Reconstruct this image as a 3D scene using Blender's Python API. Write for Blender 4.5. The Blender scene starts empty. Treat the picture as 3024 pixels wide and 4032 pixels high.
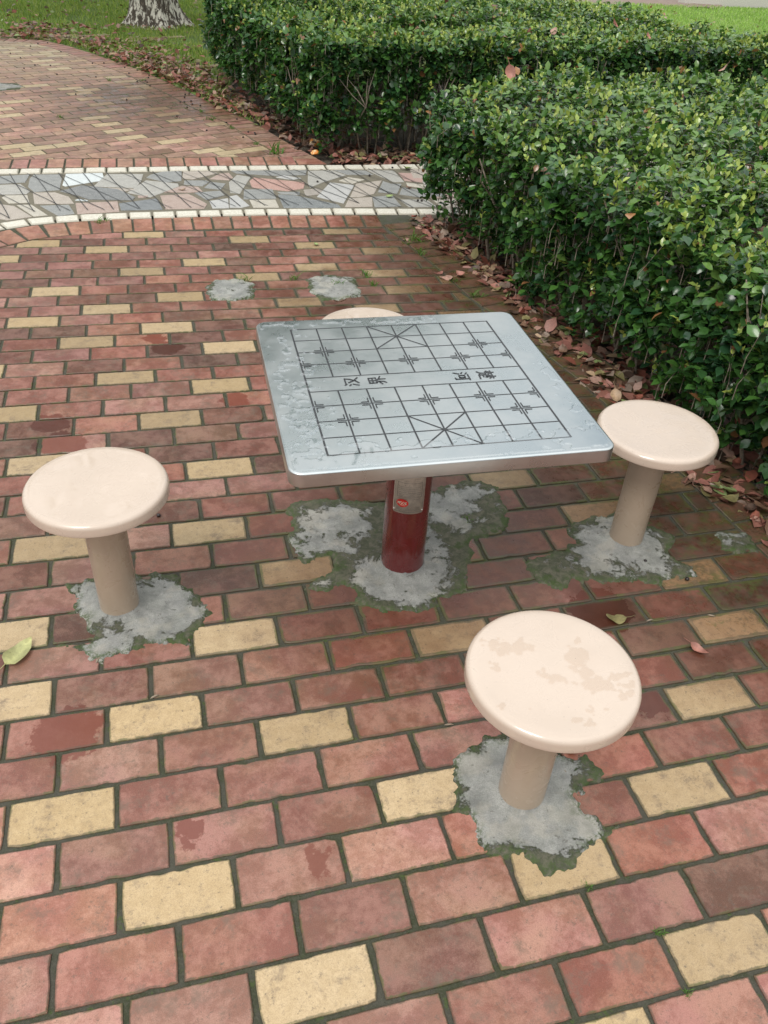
import bpy, bmesh, math, random
import numpy as np
from mathutils import Vector, Matrix, noise as mn
random.seed(7); rng = np.random.default_rng(7)
R = math.radians
# ------------------------------------------------------------------ camera, sky, sun, exposure
sc = bpy.context.scene
COL = sc.collection
S = 1.14
CAM = Vector((0.34135, -0.76018, 1.72785))
F, YAW, PITCH, ROLL = 3228.59, 0.2912, 0.6551, 0.0676
cam = bpy.data.cameras.new("camera"); camo = bpy.data.objects.new("camera", cam); COL.objects.link(camo)
_f = Vector((math.sin(YAW)*math.cos(PITCH), math.cos(YAW)*math.cos(PITCH), -math.sin(PITCH)))
_r = Vector((math.cos(YAW), -math.sin(YAW), 0)); _u = _r.cross(_f)
_r2 = math.cos(ROLL)*_r + math.sin(ROLL)*_u; _u2 = -math.sin(ROLL)*_r + math.cos(ROLL)*_u
M = Matrix((_r2, _u2, -_f)).transposed().to_4x4(); M.translation = CAM
camo.matrix_world = M
cam.sensor_fit = 'HORIZONTAL'; cam.sensor_width = 36; cam.lens = F/3024*36
cam.clip_start = 0.05; cam.clip_end = 500
sc.camera = camo

w = bpy.data.worlds.new("World"); sc.world = w; w.use_nodes = True
nt = w.node_tree; nt.nodes.clear()
SUN_EL, SUN_ROT = R(56), R(-135)
def _n(t, **k):
    n = nt.nodes.new(t)
    for a, b in k.items(): setattr(n, a, b)
    return n
out = _n('ShaderNodeOutputWorld'); bg = _n('ShaderNodeBackground')
sky = _n('ShaderNodeTexSky', sky_type='NISHITA', sun_disc=False, sun_elevation=SUN_EL, sun_rotation=SUN_ROT, air_density=1.0, dust_density=2.0)
tc = _n('ShaderNodeTexCoord'); nz = _n('ShaderNodeTexNoise'); rp = _n('ShaderNodeValToRGB'); mx = _n('ShaderNodeMix', data_type='RGBA')
nz.inputs['Scale'].default_value = 2.6; nz.inputs['Detail'].default_value = 6; nz.inputs['Roughness'].default_value = .55
rp.color_ramp.elements[0].position = .34; rp.color_ramp.elements[0].color = (6.5, 7.3, 7.8, 1)
rp.color_ramp.elements[1].position = .68; rp.color_ramp.elements[1].color = (17.8, 17.3, 16.3, 1)
nt.links.new(tc.outputs['Generated'], nz.inputs['Vector']); nt.links.new(nz.outputs['Fac'], rp.inputs['Fac'])
mx.inputs['Factor'].default_value = .86
nt.links.new(sky.outputs[0], mx.inputs['A']); nt.links.new(rp.outputs[0], mx.inputs['B'])
sep = _n('ShaderNodeSeparateXYZ'); gr = _n('ShaderNodeMapRange'); nt.links.new(tc.outputs['Generated'], sep.inputs[0]); nt.links.new(sep.outputs[2], gr.inputs['Value'])
gr.inputs['From Min'].default_value = 0; gr.inputs['From Max'].default_value = .9; gr.inputs['To Min'].default_value = .42; gr.inputs['To Max'].default_value = 1.25
mu = _n('ShaderNodeVectorMath', operation='SCALE'); nt.links.new(mx.outputs['Result'], mu.inputs[0]); nt.links.new(gr.outputs[0], mu.inputs['Scale'])
nt.links.new(mu.outputs[0], bg.inputs[0]); bg.inputs[1].default_value = .1
nt.links.new(bg.outputs[0], out.inputs[0])
sl = bpy.data.lights.new("sun", 'SUN'); so = bpy.data.objects.new("sun", sl); COL.objects.link(so)
sl.energy = 1.3; sl.angle = R(22); sl.color = (1, .96, .9)
_sd = Vector((math.sin(SUN_ROT)*math.cos(SUN_EL), math.cos(SUN_ROT)*math.cos(SUN_EL), math.sin(SUN_EL)))
so.rotation_euler = _sd.to_track_quat('Z', 'Y').to_euler()
sc.view_settings.view_transform = 'Standard'; sc.view_settings.look = 'None'
sc.view_settings.exposure = 0.38; sc.view_settings.gamma = 1
sc.cycles.max_bounces = 8; sc.cycles.transparent_max_bounces = 8

# ------------------------------------------------------------------ helpers
def tag(o, label=None, cat=None, group=None, kind=None):
    if label: o['label'] = label
    if cat: o['category'] = cat
    if group: o['group'] = group
    if kind: o['kind'] = kind
    return o
def link(name, me, mat=None, parent=None):
    o = bpy.data.objects.new(name, me); COL.objects.link(o)
    if mat and me and not me.materials: me.materials.append(mat)
    if parent: o.parent = parent
    return o
def empty(name, loc=(0,0,0), rz=0):
    o = bpy.data.objects.new(name, None); COL.objects.link(o); o.location = loc; o.rotation_euler = (0,0,rz); o.empty_display_size = .1
    return o
def smooth(me): me.polygons.foreach_set('use_smooth', np.ones(len(me.polygons), bool)); me.update()
def pymesh(name, v, f, sm=False):
    me = bpy.data.meshes.new(name); me.from_pydata(v, [], f); me.update()
    if sm: smooth(me)
    return me
def npmesh(name, verts, quads_or_tris, k, col=None, sm=True):
    """verts Nx3, faces Mxk"""
    me = bpy.data.meshes.new(name); nv = len(verts); nf = len(quads_or_tris)
    me.vertices.add(nv); me.vertices.foreach_set('co', np.asarray(verts, np.float32).ravel())
    me.loops.add(nf*k); me.loops.foreach_set('vertex_index', np.asarray(quads_or_tris, np.int32).ravel())
    me.polygons.add(nf); me.polygons.foreach_set('loop_start', np.arange(0, nf*k, k, dtype=np.int32))
    me.polygons.foreach_set('use_smooth', np.full(nf, sm))
    me.update(calc_edges=True)
    if col is not None:
        a = me.color_attributes.new('tint', 'FLOAT_COLOR', 'POINT'); c = np.ones((nv, 4), np.float32); c[:, :3] = col
        a.data.foreach_set('color', c.ravel())
    return me
class MB:
    """mesh buffer with tint / edge attributes"""
    def __init__(s): s.v = []; s.f = []; s.c = []; s.e = []
    def add(s, vs, fs, c=(1,1,1,0), e=None):
        b = len(s.v); s.v += [tuple(p) for p in vs]; s.f += [tuple(b+i for i in q) for q in fs]
        s.c += [c]*len(vs); s.e += (e if e is not None else [1.0]*len(vs))
    def mesh(s, name, sm=False):
        me = pymesh(name, s.v, s.f, sm)
        a = me.color_attributes.new('tint', 'FLOAT_COLOR', 'POINT'); a.data.foreach_set('color', np.array(s.c, np.float32).ravel())
        b = me.attributes.new('edge', 'FLOAT', 'POINT'); b.data.foreach_set('value', np.array(s.e, np.float32))
        return me
def lathe(prof, seg=96):
    v = []; f = []
    n = len(prof)
    for i in range(seg):
        a = 2*math.pi*i/seg
        for r, z in prof: v.append((r*math.cos(a), r*math.sin(a), z))
    for i in range(seg):
        j = (i+1) % seg
        for k in range(n-1): f.append((i*n+k, j*n+k, j*n+k+1, i*n+k+1))
    return v, f
def tube(pts, rad, seg=6, cap=False):
    v = []; f = []; P = [Vector(p) for p in pts]
    prev = None
    for i, p in enumerate(P):
        t = (P[min(i+1, len(P)-1)] - P[max(i-1, 0)]).normalized()
        a = t.orthogonal().normalized() if prev is None else (prev - prev.dot(t)*t).normalized()
        prev = a; b = t.cross(a); r = rad[i] if isinstance(rad, (list, tuple)) else rad
        for k in range(seg):
            th = 2*math.pi*k/seg; v.append(p + r*(math.cos(th)*a + math.sin(th)*b))
    for i in range(len(P)-1):
        for k in range(seg):
            l = (k+1) % seg; f.append((i*seg+k, i*seg+l, (i+1)*seg+l, (i+1)*seg+k))
    if cap: f.append(tuple(range(seg))[::-1]); f.append(tuple((len(P)-1)*seg+k for k in range(seg)))
    return v, f
def clip(poly, p, n):
    """keep side where (x-p).n <= 0"""
    o = []
    for i in range(len(poly)):
        a = poly[i]; b = poly[(i+1) % len(poly)]
        da = (a[0]-p[0])*n[0]+(a[1]-p[1])*n[1]; db = (b[0]-p[0])*n[0]+(b[1]-p[1])*n[1]
        if da <= 0: o.append(a)
        if (da < 0 < db) or (db < 0 < da):
            t = da/(da-db); o.append((a[0]+t*(b[0]-a[0]), a[1]+t*(b[1]-a[1])))
    return o
def area(p): return .5*sum(p[i][0]*p[(i+1) % len(p)][1]-p[(i+1) % len(p)][0]*p[i][1] for i in range(len(p)))
def inset(p, d):
    n = len(p); o = []
    for i in range(n):
        a = Vector(p[i-1]); b = Vector(p[i]); c = Vector(p[(i+1) % n])
        e1 = (b-a).normalized(); e2 = (c-b).normalized()
        n1 = Vector((-e1.y, e1.x)); n2 = Vector((-e2.y, e2.x)); m = n1+n2
        if m.length < 1e-4: m = n1
        m.normalize(); k = min(2.0, 1/max(.3, m.dot(n1)))
        o.append(tuple(b + m*d*k))
    return o
def clean(p, eps=.004):
    o = []
    for q in p:
        if not o or math.dist(q, o[-1]) > eps: o.append(q)
    while len(o) > 1 and math.dist(o[0], o[-1]) <= eps: o.pop()
    return o
def rough_edge(poly, a=.0005, k=5):
    o = []; n = len(poly)
    for i in range(n):
        p = Vector(poly[i]); q = Vector(poly[(i+1) % n]); d = q-p; L = d.length
        if L < .05: o.append(tuple(p)); continue
        nn = Vector((-d.y, d.x))/L; chip = random.random() < .09
        o.append(tuple(p+nn*.0012+d/L*.0012 if not chip else p+nn*random.uniform(.003, .008)+d/L*random.uniform(.002, .006)))
        m_ = max(2, int(L/.025))
        for j in range(1, m_): o.append(tuple(p+d*(j+random.uniform(-.25, .25))/m_+nn*(random.gauss(0, a)+(.0035 if random.random() < .05 else 0))))
    return o
def paver(mb, poly, tint, z=0.0, tilt=.0012, bev=.0022, ring=.012, depth=.02):
    poly = clean(poly)
    if len(poly) < 3: return
    if area(poly) < 0: poly = poly[::-1]
    if area(poly) < 3e-4: return
    n = len(poly); zz = z + random.uniform(-.0012, .0012); gx = random.uniform(-tilt, tilt)*6; gy = random.uniform(-tilt, tilt)*6
    cx = sum(q[0] for q in poly)/n; cy = sum(q[1] for q in poly)/n
    A = abs(area(poly)); small = A < .004
    p1 = inset(poly, bev); p2 = inset(poly, (.006 if small else ring))
    h = lambda q, d: (q[0], q[1], zz + d + (q[0]-cx)*gx*.3 + (q[1]-cy)*gy*.3)
    v = [h(q, -depth) for q in poly]+[h(q, -bev) for q in poly]+[h(q, 0) for q in p1]+[h(q, 0) for q in p2]+[h((cx, cy), 0)]
    f = []
    for k in range(3):
        for i in range(n):
            j = (i+1) % n; f.append((k*n+i, k*n+j, (k+1)*n+j, (k+1)*n+i))
    for i in range(n): f.append((3*n+i, 3*n+(i+1) % n, 4*n))
    e = [0.0]*(3*n)+[1.0]*n+[1.0]
    mb.add(v, f, tint, e)
# ------------------------------------------------------------------ materials
class NM:
    def __init__(s, name):
        s.m = bpy.data.materials.new(name); s.m.use_nodes = True; s.t = s.m.node_tree; s.t.nodes.clear()
        s.o = s.t.nodes.new('ShaderNodeOutputMaterial'); s.b = s.t.nodes.new('ShaderNodeBsdfPrincipled'); s.t.links.new(s.b.outputs[0], s.o.inputs[0])
    def n(s, t, **k):
        n = s.t.nodes.new(t)
        for a, b in k.items(): setattr(n, a, b)
        return n
    def l(s, a, b): s.t.links.new(a, b)
    def pos(s): return s.n('ShaderNodeNewGeometry').outputs['Position']
    def noise(s, scale, detail=4, rough=.5, vec=None, dist=0, out='Fac'):
        n = s.n('ShaderNodeTexNoise'); n.inputs['Scale'].default_value = scale; n.inputs['Detail'].default_value = detail
        n.inputs['Roughness'].default_value = rough; n.inputs['Distortion'].default_value = dist
        s.l(vec if vec is not None else s.pos(), n.inputs['Vector']); return n.outputs[out]
    def ramp(s, x, a, b, lo=0., hi=1., smooth=True):
        n = s.n('ShaderNodeMapRange', interpolation_type='SMOOTHSTEP' if smooth else 'LINEAR'); s.l(x, n.inputs['Value'])
        n.inputs['From Min'].default_value = a; n.inputs['From Max'].default_value = b; n.inputs['To Min'].default_value = lo; n.inputs['To Max'].default_value = hi
        return n.outputs[0]
    def math(s, op, a, b=None, c=None):
        n = s.n('ShaderNodeMath', operation=op)
        for i, x in enumerate((a, b, c)):
            if x is None: continue
            if isinstance(x, (int, float)): n.inputs[i].default_value = x
            else: s.l(x, n.inputs[i])
        return n.outputs[0]
    def vmath(s, op, a, b):
        n = s.n('ShaderNodeVectorMath', operation=op)
        for i, x in enumerate((a, b)):
            if isinstance(x, (tuple, list)): n.inputs[i].default_value = x
            else: s.l(x, n.inputs[i])
        return n.outputs['Value' if op in ('DISTANCE', 'DOT_PRODUCT', 'LENGTH') else 'Vector']
    def mix(s, f, a, b, mode='MIX'):
        n = s.n('ShaderNodeMix', data_type='RGBA', blend_type=mode)
        for k, x in (('Factor', f), ('A', a), ('B', b)):
            if isinstance(x, (int, float)): n.inputs[k].default_value = x
            elif isinstance(x, tuple): n.inputs[k].default_value = (*x[:3], 1)
            else: s.l(x, n.inputs[k])
        return n.outputs['Result']
    def attr(s, name, out='Color'):
        return s.n('ShaderNodeAttribute', attribute_name=name).outputs[out]
    def bump(s, h, strength=.3, dist=.002):
        n = s.n('ShaderNodeBump'); n.inputs['Strength'].default_value = strength; n.inputs['Distance'].default_value = dist
        s.l(h, n.inputs['Height']); s.l(n.outputs[0], s.b.inputs['Normal'])
    def set(s, **k):
        for a, x in k.items():
            i = s.b.inputs[a.replace('_', ' ')]
            if isinstance(x, (int, float)): i.default_value = x
            elif isinstance(x, tuple): i.default_value = (*x[:3], 1)
            else: s.l(x, i)
        return s

STAINS = [(-.15,2.17,.07),(-.1,2.02,.09),(-.02,.68,.0),(.16,.55,.0),(.26,.32,.035),(.53,.2,.03),(1.52,.8,.10),(.32,2.75,.07),(.27,2.86,.05),(.57,2.24,.06),(-.02,.66,.085),(1.49,.44,.05)]
STAINS = [t for t in STAINS if t[2] > 0]
def brick_mat():
    m = NM('brick'); t = m.attr('tint'); al = m.attr('tint', 'Alpha'); e = m.attr('edge', 'Fac'); P = m.pos()
    off = m.n('ShaderNodeCombineXYZ'); m.l(m.math('MULTIPLY', al, 37.), off.inputs[0]); m.l(m.math('MULTIPLY', al, 91.), off.inputs[1]); m.l(m.math('MULTIPLY', al, 13.), off.inputs[2])
    V = m.vmath('ADD', P, off.outputs[0])
    isred = m.ramp(al, .0, .005, 0, 1)
    n1 = m.noise(8, 12, .72, V, dist=.3); n2 = m.noise(30, 10, .78, V); n3 = m.noise(5.5, 4, .5, V); sp = m.noise(420, 3, .65); sp2 = m.noise(800, 2, .5)
    mixn = m.math('ADD', n1, m.math('MULTIPLY', m.math('SUBTRACT', n2, .5), .55))
    dry = m.ramp(mixn, .40, .62)
    warm = m.mix(m.ramp(n3, .42, .60), t, m.mix(1., t, (1.03, 1.16, 1.02), 'MULTIPLY'))
    wet = m.mix(1., warm, (.72, .64, .60), 'MULTIPLY')
    pale = m.mix(.12, warm, (.56, .36, .30))
    c = m.mix(dry, wet, pale)
    c = m.mix(isred, m.mix(m.ramp(n2, .38, .6, 0, .45), t, m.mix(1., t, (.74, .70, .62), 'MULTIPLY')), c)
    c = m.mix(m.ramp(sp, .40, .66, 0, .42), c, m.mix(1., c, (.55, .50, .46), 'MULTIPLY'))
    c = m.mix(m.ramp(sp2, .58, .74, 0, .25), c, (.50, .38, .30))
    pit = m.noise(75, 12, .85, V); c = m.mix(m.ramp(pit, .55, .62, 0, .75), c, (.09, .072, .055))
    smut = m.noise(13, 10, .8, m.vmath('ADD', V, (5., 3., 0.))); c = m.mix(m.ramp(smut, .50, .66, 0, .62), c, (.13, .095, .07))
    # wet stains
    wob = m.math('MULTIPLY', m.math('SUBTRACT', m.noise(18, 6, .65), .5), .14)
    st = None
    for x, y, r in STAINS:
        d = m.math('SUBTRACT', m.math('ADD', m.vmath('DISTANCE', P, (x, y, 0)), wob), r)
        st = d if st is None else m.math('MINIMUM', st, d)
    stf = m.ramp(st, -.004, .004, 1, 0)
    stf = m.math('MULTIPLY', stf, m.ramp(al, .0, .01, 0, 1))
    c = m.mix(m.math('MULTIPLY', stf, .85), c, m.mix(1., t, (.50, .30, .24), 'MULTIPLY'))
    # moss and damp zones, with hedge and table shade painted in (world positions)
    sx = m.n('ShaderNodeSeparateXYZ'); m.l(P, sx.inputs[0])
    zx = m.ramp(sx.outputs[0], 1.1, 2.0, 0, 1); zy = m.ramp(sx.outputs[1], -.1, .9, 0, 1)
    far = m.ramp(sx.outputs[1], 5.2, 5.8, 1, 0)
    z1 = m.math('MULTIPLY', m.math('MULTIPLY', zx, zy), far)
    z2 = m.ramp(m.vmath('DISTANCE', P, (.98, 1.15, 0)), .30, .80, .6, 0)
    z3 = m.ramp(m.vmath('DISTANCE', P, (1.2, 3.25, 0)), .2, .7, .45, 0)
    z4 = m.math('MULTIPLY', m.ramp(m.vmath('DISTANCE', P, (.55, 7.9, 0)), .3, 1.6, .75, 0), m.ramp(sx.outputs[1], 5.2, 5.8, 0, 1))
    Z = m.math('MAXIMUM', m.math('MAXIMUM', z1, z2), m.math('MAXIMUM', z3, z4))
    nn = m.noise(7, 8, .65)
    damp_shade = m.math('MULTIPLY', m.ramp(m.math('ADD', m.math('MULTIPLY', Z, .75), m.math('MULTIPLY', nn, .7)), .40, .92, 0, 1), .95)
    c = m.mix(damp_shade, c, m.mix(.22, m.mix(1., c, (.58, .45, .39), 'MULTIPLY'), (.095, .065, .045)))
    # mossy edges
    en = m.noise(45, 8, .7); ed = m.math('ADD', e, m.math('MULTIPLY', m.math('SUBTRACT', en, .5), 1.6))
    edf = m.ramp(m.math('SUBTRACT', ed, m.math('MULTIPLY', Z, .9)), -.05, .28, 1, 0)
    edf = m.math('MULTIPLY', edf, m.ramp(nn, .3, .6, .45, 1))
    moss = m.mix(m.ramp(m.noise(14, 5), .45, .62), (.060, .055, .035), (.065, .085, .025))
    c = m.mix(m.math('MULTIPLY', edf, .72), c, moss)
    rough = m.ramp(n1, .4, .6, .40, .66); rough = m.math('MINIMUM', rough, m.ramp(stf, 0, 1, 1, .28)); rough = m.math('SUBTRACT', rough, m.math('MULTIPLY', damp_shade, .16))
    m.set(Base_Color=c, Roughness=rough); m.b.inputs['Specular IOR Level'].default_value = .45
    m.bump(m.math('ADD', m.math('MULTIPLY', sp, .5), m.math('MULTIPLY', n2, .9)), .45, .0018)
    return m.m
def mortar_mat():
    m = NM('mortar'); n = m.noise(12, 8, .7); f = m.noise(160, 6, .7)
    c = m.mix(m.ramp(n, .42, .6), (.060, .057, .042), (.036, .042, .018)); c = m.mix(m.ramp(f, .4, .7, 0, .6), c, (.085, .08, .06))
    c = m.mix(m.ramp(m.noise(30, 8, .75), .56, .64, 0, .8), c, (.055, .085, .018))
    m.set(Base_Color=c, Roughness=.85); m.bump(m.math('ADD', f, n), .8, .006); return m.m
def stone_mat():
    m = NM('cut_stone'); t = m.attr('tint'); f = m.noise(260, 5, .75); g = m.noise(20, 6, .6); P = m.pos()
    c = m.mix(m.ramp(f, .38, .62, 0, 1), m.mix(1., t, (.68, .68, .68), 'MULTIPLY'), m.mix(.3, t, (.75, .73, .70)))
    c = m.mix(m.ramp(g, .4, .7, 0, .35), c, m.mix(1., t, (.6, .6, .6), 'MULTIPLY'))
    m.set(Base_Color=c, Roughness=.5); m.bump(f, .3, .001); return m.m
def kerb_mat():
    m = NM('pale_kerb_stone'); f = m.noise(90, 5, .7); g = m.noise(12, 5)
    sc_ = m.n('ShaderNodeMapping'); sc_.inputs['Scale'].default_value = (30, 120, 30); m.l(m.pos(), sc_.inputs[0])
    s = m.noise(1, 4, .6, sc_.outputs[0])
    c = m.mix(m.ramp(f, .3, .7), (.50, .47, .39), (.68, .655, .58)); c = m.mix(m.ramp(s, .60, .66, 0, .7), c, (.36, .31, .22)); c = m.mix(m.ramp(m.attr('edge', 'Fac'), 0, .6, .5, 0), c, (.3, .27, .2))
    m.set(Base_Color=c, Roughness=.6); m.bump(f, .4, .0015); return m.m
def concrete_mat():
    m = NM('patch_concrete'); d = m.attr('dist', 'Fac'); fl = m.attr('film', 'Fac')
    n = m.noise(16, 10, .72); n2 = m.noise(38, 9, .75, dist=.5); f = m.noise(330, 5, .7); big = m.noise(13, 7, .65)
    grey = m.mix(m.ramp(n, .35, .65), (.23, .23, .22), (.35, .35, .325)); grey = m.mix(m.ramp(f, .42, .62, 0, .42), grey, (.14, .14, .13))
    grey = m.mix(m.ramp(m.noise(9, 5, .6), .52, .62, 0, .4), grey, (.40, .37, .31))
    grey = m.mix(m.ramp(n2, .58, .63, 0, .65), grey, (.085, .075, .06)); grey = m.mix(m.ramp(big, .42, .60, 0, .6), grey, m.mix(1., grey, (.66, .68, .66), 'MULTIPLY')); grey = m.mix(m.ramp(m.noise(500, 3, .7), .6, .7, 0, .6), grey, (.45, .44, .40))
    film = m.mix(m.ramp(n2, .4, .6), (.050, .056, .030), (.115, .108, .075)); film = m.mix(m.ramp(m.noise(20, 7, .7), .55, .62, 0, .9), film, (.038, .062, .012))
    film = m.mix(m.ramp(f, .5, .7, 0, .4), film, (.05, .05, .03))
    a = m.math('ADD', d, m.math('MULTIPLY', m.math('SUBTRACT', m.noise(9, 9, .68, dist=.6), .5), .42)); a = m.math('ADD', a, m.math('MULTIPLY', m.math('SUBTRACT', n2, .5), .16))
    a = m.math('SUBTRACT', a, fl)
    a = m.math('ADD', a, m.math('MULTIPLY', m.math('SUBTRACT', m.noise(120, 6, .8), .5), .07)); k = m.ramp(a, .006, .030)
    c = m.mix(k, film, grey); rim = m.math('MULTIPLY', m.ramp(d, .045, .010), m.ramp(m.noise(75, 8, .8), .47, .53)); c = m.mix(m.math('MULTIPLY', rim, .8), c, (.045, .075, .014))
    m.set(Base_Color=c, Roughness=.72); m.bump(m.math('ADD', m.math('MULTIPLY', f, .5), m.math('ADD', m.math('MULTIPLY', n2, 1.4), k)), .8, .004); return m.m
def metal_mat():
    m = NM('stainless_steel'); g = m.n('ShaderNodeTexCoord').outputs['Object']
    n = m.noise(7, 8, .65, g); f = m.noise(60, 6, .7, g, dist=1.)
    sc_ = m.n('ShaderNodeMapping'); sc_.inputs['Scale'].default_value = (900, 12, 12); m.l(g, sc_.inputs[0]); br = m.noise(1, 3, .6, sc_.outputs[0])
    c = m.mix(m.ramp(n, .35, .65), (.47, .515, .53), (.55, .575, .58)); c = m.mix(m.ramp(f, .6, .72, 0, .35), c, (.60, .62, .62)); c = m.mix(m.ramp(m.noise(11, 9, .7, g), .62, .68, 0, .3), c, (.32, .33, .32))
    m.set(Base_Color=c, Metallic=1., Roughness=m.math('ADD', m.ramp(n, .3, .7, .22, .34), m.math('MULTIPLY', f, .08)))
    m.bump(m.math('ADD', br, m.math('MULTIPLY', n, 2.5)), .05, .001); return m.m
def paint_mat(name, a, b, rough=.2, peel=None, coat=.5):
    m = NM(name); n = m.noise(5, 6, .6); f = m.noise(140, 6, .7)
    c = m.mix(m.ramp(n, .35, .65), a, b); c = m.mix(m.ramp(m.noise(260, 2, .5), .74, .78, 0, .8), c, tuple(x*.35 for x in a))
    c = m.mix(m.ramp(m.noise(9, 9, .75), .55, .75, 0, .12), c, tuple(x*.8 for x in b)); m.set(Base_Color=c, Roughness=m.ramp(m.noise(14, 7, .65, dist=.8), .38, .62, rough, rough+.28)); m.b.inputs['Coat Weight'].default_value = coat; m.l(m.ramp(m.noise(11, 5, .6, dist=1.), .4, .6, .03, .28), m.b.inputs['Coat Roughness'])
    m.bump(m.noise(18, 3, .5), .08, .002); return m.m
def flat_mat(name, c, rough=.6, metal=0.):
    m = NM(name); n = m.noise(60, 5, .6); cc = m.mix(m.ramp(n, .3, .7), tuple(x*.85 for x in c), tuple(min(1, x*1.12) for x in c)); m.set(Base_Color=cc, Roughness=rough, Metallic=metal); return m.m
def leaf_mat(name, rough=.32, trans=.25, dead=False):
    m = NM(name); t = m.attr('tint'); n = m.noise(160 if not dead else 90, 4, .6)
    c = m.mix(m.ramp(n, .3, .7), m.mix(1., t, (.78, .78, .78), 'MULTIPLY'), t)
    if dead: c = m.mix(m.ramp(m.noise(240, 3, .6), .62, .7, 0, .6), c, (.09, .05, .035))
    m.set(Base_Color=c, Roughness=rough); m.b.inputs['Specular IOR Level'].default_value = .5
    tr = m.n('ShaderNodeBsdfTranslucent'); m.l(m.mix(1., c, (1., 1.25, .55) if not dead else (1., .8, .6), 'MULTIPLY'), tr.inputs[0])
    ms = m.n('ShaderNodeMixShader'); ms.inputs[0].default_value = trans; m.l(m.b.outputs[0], ms.inputs[1]); m.l(tr.outputs[0], ms.inputs[2]); m.l(ms.outputs[0], m.o.inputs[0])
    return m.m
def wood_mat():
    m = NM('shrub_bark'); n = m.noise(60, 6, .7); m.set(Base_Color=m.mix(m.ramp(n, .35, .65), (.12, .095, .07), (.27, .23, .18)), Roughness=.85); m.bump(n, .5, .002); return m.m
def soil_mat():
    m = NM('soil'); n = m.noise(9, 8, .7); f = m.noise(120, 6, .75); c = m.mix(m.ramp(n, .35, .65), (.045, .035, .025), (.10, .082, .06)); c = m.mix(m.ramp(f, .5, .75, 0, .8), c, (.15, .12, .09))
    m.set(Base_Color=c, Roughness=.95); m.bump(f, 1., .01); return m.m
def turf_mat():
    m = NM('turf'); n = m.noise(1.3, 6, .6); f = m.noise(40, 6, .7); c = m.mix(m.ramp(n, .35, .65), (.10, .17, .035), (.17, .27, .05)); c = m.mix(m.ramp(f, .45, .7, 0, .7), c, (.07, .06, .03))
    m.set(Base_Color=c, Roughness=.95); m.bump(f, 1., .02); return m.m
def bark_mat():
    m = NM('whitewashed_bark'); mp = m.n('ShaderNodeMapping'); mp.inputs['Scale'].default_value = (9, 9, 2.6); m.l(m.n('ShaderNodeTexCoord').outputs['Object'], mp.inputs[0])
    n = m.noise(1.6, 10, .72, mp.outputs[0]); f = m.noise(3.2, 8, .75, mp.outputs[0], dist=.6)
    dark = m.mix(m.ramp(f, .35, .65), (.05, .04, .03), (.16, .13, .10)); c = m.mix(m.ramp(m.math('ADD', m.math('MULTIPLY', n, .5), m.math('MULTIPLY', f, .5)), .495, .525), dark, (.66, .63, .55))
    m.set(Base_Color=c, Roughness=.9); m.bump(f, 1., .03); return m.m
def water_mat():
    m = NM('rain_water'); m.set(Base_Color=(1., 1., 1.), Roughness=.0, IOR=1.33); m.b.inputs['Transmission Weight'].default_value = 1.; return m.m
def film_mat(name='thin_rain_film', ior=1.33, tint=(.955, .935, .915, 1)):
    m = NM(name); tr = m.n('ShaderNodeBsdfTransparent'); tr.inputs[0].default_value = tint; gl = m.n('ShaderNodeBsdfGlossy'); gl.inputs['Roughness'].default_value = .03
    fr = m.n('ShaderNodeFresnel'); fr.inputs[0].default_value = ior; ms = m.n('ShaderNodeMixShader'); m.l(m.math('MULTIPLY', fr.outputs[0], m.math('SUBTRACT', 1., m.n('ShaderNodeNewGeometry').outputs['Backfacing'])), ms.inputs[0]); m.l(tr.outputs[0], ms.inputs[1]); m.l(gl.outputs[0], ms.inputs[2]); m.l(ms.outputs[0], m.o.inputs[0]); return m.m
FILMM = film_mat(); WATER2 = film_mat('rain_on_steel', 2.5, (.90, .92, .93, 1))
BR, MO, ST, KE, CO, ME = brick_mat(), mortar_mat(), stone_mat(), kerb_mat(), concrete_mat(), metal_mat()
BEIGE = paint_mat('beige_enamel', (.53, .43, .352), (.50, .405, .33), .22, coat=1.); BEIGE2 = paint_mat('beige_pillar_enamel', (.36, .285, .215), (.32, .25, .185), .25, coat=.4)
RED = paint_mat('dark_red_enamel', (.13, .009, .009), (.11, .007, .008), .14, coat=1.)
INK = flat_mat('black_engraving', (.03, .032, .036), .5); LEAF = leaf_mat('glossy_leaf', .19, .18); DEAD = leaf_mat('dead_leaf', .5, .12, True)
GRASS = leaf_mat('grass_blade', .55, .35); WOOD = wood_mat(); SOIL = soil_mat(); TURF = turf_mat(); BARK = bark_mat(); WATER = water_mat()
STEEL = flat_mat('dull_plate_steel', (.55, .50, .43), .38, .35); OVAL = flat_mat('red_print', (.55, .02, .015), .4); PALEINK = flat_mat('pale_print', (.78, .70, .55), .4)

# ------------------------------------------------------------------ ground sheets
def sheet(name, poly, z, mat, kind='structure'):
    o = link(name, pymesh(name, [(x, y, z) for x, y in poly], [tuple(range(len(poly)))]), mat); tag(o, kind=kind); return o
tag(sheet('ground', [(-40, -30), (60, -30), (60, 80), (-40, 80)], -.035, SOIL), 'dark bare soil under the shrubs and around the paving')
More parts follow.
